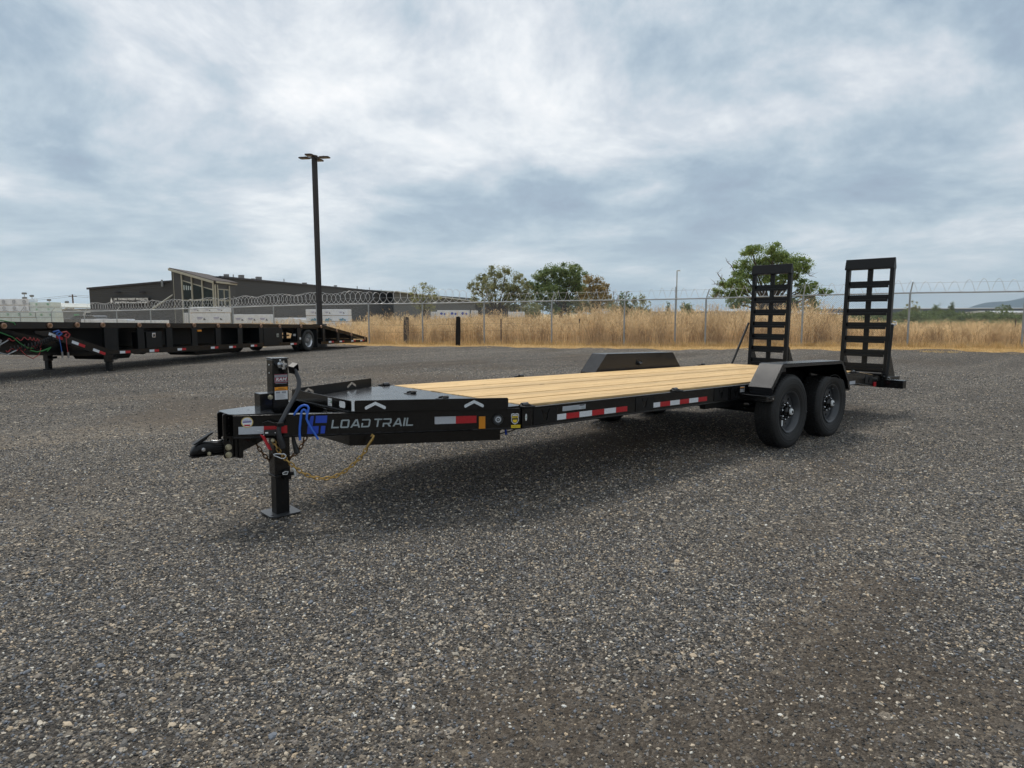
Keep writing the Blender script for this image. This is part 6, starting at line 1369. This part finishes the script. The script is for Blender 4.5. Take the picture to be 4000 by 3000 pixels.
tree(3010, 74, [(2934, 985, 38), (3003, 985, 42), (3049, 1005, 40), (3107, 1015, 38), (3130, 1040, 34), (2915, 1030, 36), (2985, 1035, 48), (3060, 1050, 46), (2900, 1072, 36), (2838, 1108, 30), (2819, 1140, 28), (2872, 1140, 36), (2880, 1100, 30), (2935, 1125, 40), (2850, 1185, 28), (2895, 1180, 30), (3107, 1075, 38), (3128, 1118, 36), (3178, 1120, 26), (3205, 1142, 22), (3152, 1150, 34), (3186, 1180, 28), (3168, 1205, 28), (3120, 1190, 32), (3010, 1090, 40), (3050, 1120, 36), (2960, 1075, 36), (3080, 1170, 30)],
     'leaf_green', 'large spreading green tree with dead twigs on its left side behind the ramps', .15, 3000, fat=1.06, rzf=.70, dead=((2870, 1060, 2838, 1020), (2880, 1075, 2850, 1095), (2830, 1115, 2800, 1065), (2830, 1120, 2780, 1110), (2830, 1158, 2765, 1160), (3140, 1060, 3165, 1080), (2980, 1180, 2930, 1235)), tr=.42, name='spreading_tree', dj=.8)
tree(1940, 92, [(1880, 1090, 26), (1930, 1065, 30), (1975, 1062, 26), (2020, 1080, 24), (1850, 1115, 22), (1900, 1120, 34), (1950, 1110, 36), (2000, 1125, 34), (1860, 1145, 22), (1910, 1160, 26), (1975, 1165, 28), (2035, 1150, 28), (1940, 1190, 22), (1850, 1165, 14), (2040, 1110, 24), (2010, 1195, 26), (2055, 1185, 24), (1880, 1185, 18), (2065, 1130, 24), (2060, 1160, 26), (1995, 1150, 26)], 'leaf_olive', 'grey green olive toned tree, leftmost of the big trees behind the fence', .16, 1500, twigs=70, name='olive_tree', tr=.30)
tree(2190, 94, [(2120, 1075, 28), (2150, 1058, 30), (2190, 1052, 30), (2235, 1056, 32), (2265, 1085, 30), (2220, 1095, 38), (2170, 1095, 36), (2125, 1110, 30), (2100, 1140, 26), (2150, 1140, 36), (2200, 1145, 38), (2255, 1130, 32), (2090, 1175, 24), (2140, 1185, 28), (2190, 1190, 28), (2080, 1120, 20), (2235, 1185, 28), (2160, 1215, 26), (2220, 1215, 24), (2100, 1205, 22), (2280, 1130, 26), (2275, 1165, 26), (2270, 1200, 24)], 'leaf_mid', 'rounded leafy green tree in the middle of the group behind the fence', .17, 2300, twigs=30, name='leafy_tree', tr=.34)
tree(2320, 90, [(2300, 1090, 20), (2335, 1100, 24), (2350, 1130, 26), (2310, 1130, 28), (2280, 1160, 28), (2330, 1165, 32), (2365, 1160, 24), (2300, 1195, 28), (2350, 1195, 28), (2375, 1180, 18), (2260, 1200, 26), (2400, 1205, 16)], 'leaf_rust', 'rust brown tree at the right end of the tree group', .16, 2300, twigs=30, name='rust_tree', kinds={'leaf_rust': [0, 1, 2, 3, 4, 5, 6], 'leaf_olive': [7, 8, 9, 10, 11]})
tree(2405, 95, [(2400, 1180, 16), (2420, 1170, 10)], 'leaf_olive', 'small nearly bare tree right of the rust brown tree', .12, 60, twigs=60, name='bare_tree', tr=.16, dead=((2400, 1200, 2395, 1140), (2402, 1200, 2420, 1150)))
tree(1655, 80, [(1620, 1135, 18), (1650, 1120, 20), (1685, 1130, 18), (1625, 1165, 24), (1660, 1160, 28), (1695, 1165, 22), (1640, 1195, 26), (1680, 1200, 26)], 'leaf_pale', 'small pale yellow green tree before the far end of the warehouse', .12, 900, twigs=90, name='pale_tree', tr=.18)
def bush(u, v, r, f, m_, label, size=.13, per=2600, name='bush'):
    c = pt(u, v, f); z0 = hgt(c.x, c.y); R_ = r*f/F_PX; root = empty(name, (c.x, c.y, z0), (0, 0, 0), label, 'bush'); L0 = Vector((c.x, c.y, z0)); hh = c.z-z0
    leafmesh([(Vector((c.x, c.y, z0+hh*.75)), R_, R_, hh*.75, 1), (Vector((c.x+R_*.5, c.y, z0+hh*.5)), R_*.8, R_*.8, hh*.5, .6), (Vector((c.x-R_*.5, c.y, z0+hh*.5)), R_*.8, R_*.8, hh*.5, .6)], 'foliage', m_, size, per, root, loc=L0)
    tb = MB(); 
    for k in range(5): tb.tube([(0, 0, -.1), (math.cos(k)*R_*.5, math.sin(k)*R_*.5, hh*.9)], [.05, .02], 5)
    tb.obj('stems', 'twig', root)
bush(2450, 1195, 34, 50, 'leaf_hedge', 'dark green bush at the fence right of the trees'); bush(2505, 1200, 40, 48, 'leaf_olive', 'yellowish green bush right beside the dark green one', per=2200)
bush(2692, 1218, 22, 60, 'leaf_mid', 'small green sapling bush in the weeds under the street light', per=1800)
bush(2670, 1200, 12, 170, 'leaf_hedge', 'tiny round treetop over the pale roofed far building', .35, 200, 'far_tree')
for (u, v, r, lab) in ((2612, 1200, 9, 'tiny brown treetop left of the street light on the horizon'), (3920, 1206, 34, 'dark tree beside the white flat building at right'), (3565, 1206, 26, 'pale rounded bush before the long blue grey building'), (3660, 1202, 16, 'low treetop above the blue grey roof, right of the near ramp'), (3720, 1202, 10, 'small spiky treetop above the middle of the blue grey roof')):
    bush(u, v, r, 150 if u != 3565 else 95, 'leaf_hedge' if u != 3565 else 'leaf_olive', lab, .3, 500, 'far_tree')
bush(2075, 1205, 36, 88, 'leaf_olive', 'low olive green bush filling the gap between the olive and green trees', per=2600)
bush(2400, 1208, 30, 84, 'leaf_olive', 'low bush at the foot of the rust brown tree', per=2600)
# the hedge line at right: stuff
hc_ = []
for k in range(110):
    u = 3300+k*14+random.uniform(-8, 8); f = random.uniform(58, 92); v = 1219+random.uniform(-7, 10)+(9 if u > 3900 else 0)+(8 if u < 3480 else 0); c = pt(u, v, f); hc_.append((Vector((c.x, c.y, c.z*.5)), random.uniform(1.2, 2.2), random.uniform(1.2, 2.2), max(.3, c.z*.55), .6))
o = leafmesh(hc_, 'hedge_row', 'leaf_hedge', .18, 1300); tag(o, 'dark green scrub running along the far side of the field', 'scrub', kind='stuff')
hc_ = []
for k in range(70):
    u = 3200+k*20+random.uniform(-8, 8); f = random.uniform(50, 62); c = pt(u, 1250, f); hc_.append((Vector((c.x, c.y, .35)), 1.4, 1.4, .45, .5))
o = leafmesh(hc_, 'yellow_scrub', 'leaf_olive', .12, 900); tag(o, 'low olive scrub at the edge of the dry field', 'scrub', kind='stuff')

# ------------------------------------------------------------------ dry weeds behind the fence and straw along its foot
def blades(name, n_t, place, hfun, nblade, w0, m_, lean=.35, heads=True, label='', cat='weeds'):
    V = []; Fc = []; tone = []
    for _ in range(n_t):
        p_ = place()
        if p_ is None: continue
        x, y = p_; z = hgt(x, y)-.02; hh = hfun(x, y)*RNG.uniform(.6, 1.15); base_t = RNG.uniform(-.25, .75)
        for k in range(nblade):
            a = RNG.uniform(0, 6.283); h_ = hh*RNG.uniform(.45, 1.0); ln_ = lean*RNG.uniform(.15, 1)*h_; bx, by = x+RNG.normal(0, .09), y+RNG.normal(0, .09)
            dx, dy = math.cos(a), math.sin(a); wx, wy = RH.x*w0, RH.y*w0; prev = None; bend = RNG.uniform(-.3, .3)
            o = len(V); ns = 4 if h_ > .4 else 2
            for j in range(ns+1):
                t = j/ns; off = ln_*t**1.7; px, py, pz = bx+dx*off-dy*bend*ln_*math.sin(t*3), by+dy*off+dx*bend*ln_*math.sin(t*3), z+h_*(t-.12*t*t*lean)
                w_ = (1-.75*t); V += [(px-wx*w_, py-wy*w_, pz), (px+wx*w_, py+wy*w_, pz)]
            for j in range(ns): Fc.append((o+2*j, o+2*j+1, o+2*j+3, o+2*j+2)); tone.append(min(1, max(0, base_t+RNG.uniform(0, .4))))
            if heads and h_ > .5:
                tx, ty, tz = V[-1]
                for q in range(7):
                    f_ = RNG.uniform(.45, 1); sx, sy, sz = bx+dx*ln_*f_**1.7, by+dy*ln_*f_**1.7, z+h_*f_; ex_, ey_, ez_ = sx+RNG.normal(0, .09), sy+RNG.normal(0, .09), sz+RNG.uniform(.02, .16)
                    o = len(V); V += [(sx-wx*.5, sy-wy*.5, sz), (sx+wx*.5, sy+wy*.5, sz), (ex_+wx*.9, ey_+wy*.9, ez_), (ex_-wx*.9, ey_-wy*.9, ez_)]; Fc.append((o, o+1, o+2, o+3)); tone.append(min(1, base_t+RNG.uniform(.1, .5)))
    me = bpy.data.meshes.new(name); me.from_pydata(V, [], Fc); at = me.attributes.new('tone', 'FLOAT', 'FACE'); at.data.foreach_set('value', np.array(tone, np.float32)); me.materials.append(MATS[m_]); o = link(name, me); tag(o, label, cat, kind='stuff'); return o
def fr_at(u):
    for (u0, d0), (u1, d1) in zip(FENCE[:-1], FENCE[1:]):
        if u0 <= u <= u1: return d0+(d1-d0)*(u-u0)/(u1-u0)
    return 40
def place_w(extra, umin=1000, umax=4600, dmin=.4):
    def f():
        u = RNG.uniform(umin, umax); d = fr_at(u)+dmin+extra*RNG.random()**1.3
        if u < 1450 and RNG.random() < .5: return None
        q = uf(u, d); return q.x, q.y
    return f
def hw(x, y):
    dx, dy = x-CAM.x, y-CAM.y; f = dx*FH.x+dy*FH.y; u = 2000+F_PX*(dx*RH.x+dy*RH.y)/f
    nz = 1+.32*mnoise.noise((x*.35, y*.35, 3))
    if u < 1430: top = .92
    elif u < 3150: top = 1.26+.26*smooth((u-2150)/200)-.10*smooth((u-2600)/200)
    elif u < 3450: top = 1.42-.74*(u-3150)/300
    else: top = .68
    return top*nz*(1.12 if f < fr_at(min(4600, max(-400, u)))+9 else 1.0)
blades('dry_weeds', 3400, place_w(11), hw, 8, .011, 'weed_tan', .4, True, 'tall tan dry weeds growing thickly behind the fence')
blades('dry_weeds_far', 2600, place_w(40, 1300, 4700, 10), hw, 7, .018, 'weed_tan', .4, False, 'dry tan grass filling the field beyond the first weeds')
def place_s():
    u = RNG.uniform(1300, 4700); d = fr_at(u)-RNG.uniform(-.6, 2.9); q = uf(u, d); return q.x, q.y
blades('straw_verge', 9000, place_s, lambda x, y: .10, 7, .008, 'straw', 1.6, False, 'matted pale straw lying along the foot of the fence', 'straw')
def place_t():
    u = RNG.uniform(1300, 4700); d = fr_at(u)-RNG.uniform(-.5, .5); q = uf(u, d); return q.x, q.y
blades('fence_foot_grass', 1500, place_t, lambda x, y: .32, 8, .006, 'straw', .7, False, 'short bleached grass tufts at the foot of the fence', 'grass')

# ------------------------------------------------------------------ the air
hm = bpy.data.materials.new('haze'); hm.use_nodes = True; t_ = hm.node_tree; t_.nodes.clear(); pv = t_.nodes.new('ShaderNodeVolumePrincipled'); om = t_.nodes.new('ShaderNodeOutputMaterial')
pv.inputs['Color'].default_value = (.64, .84, 1.0, 1); pv.inputs['Density'].default_value = 1.1e-4; pv.inputs['Anisotropy'].default_value = .3; t_.links.new(pv.outputs[0], om.inputs['Volume']); MATS['haze'] = hm
hb2 = MB().box(-7800, 7800, -7800, 7800, -30, 215).obj('haze', 'haze'); tag(hb2, 'thin bluish haze filling the air toward the mountain', 'haze', kind='stuff')
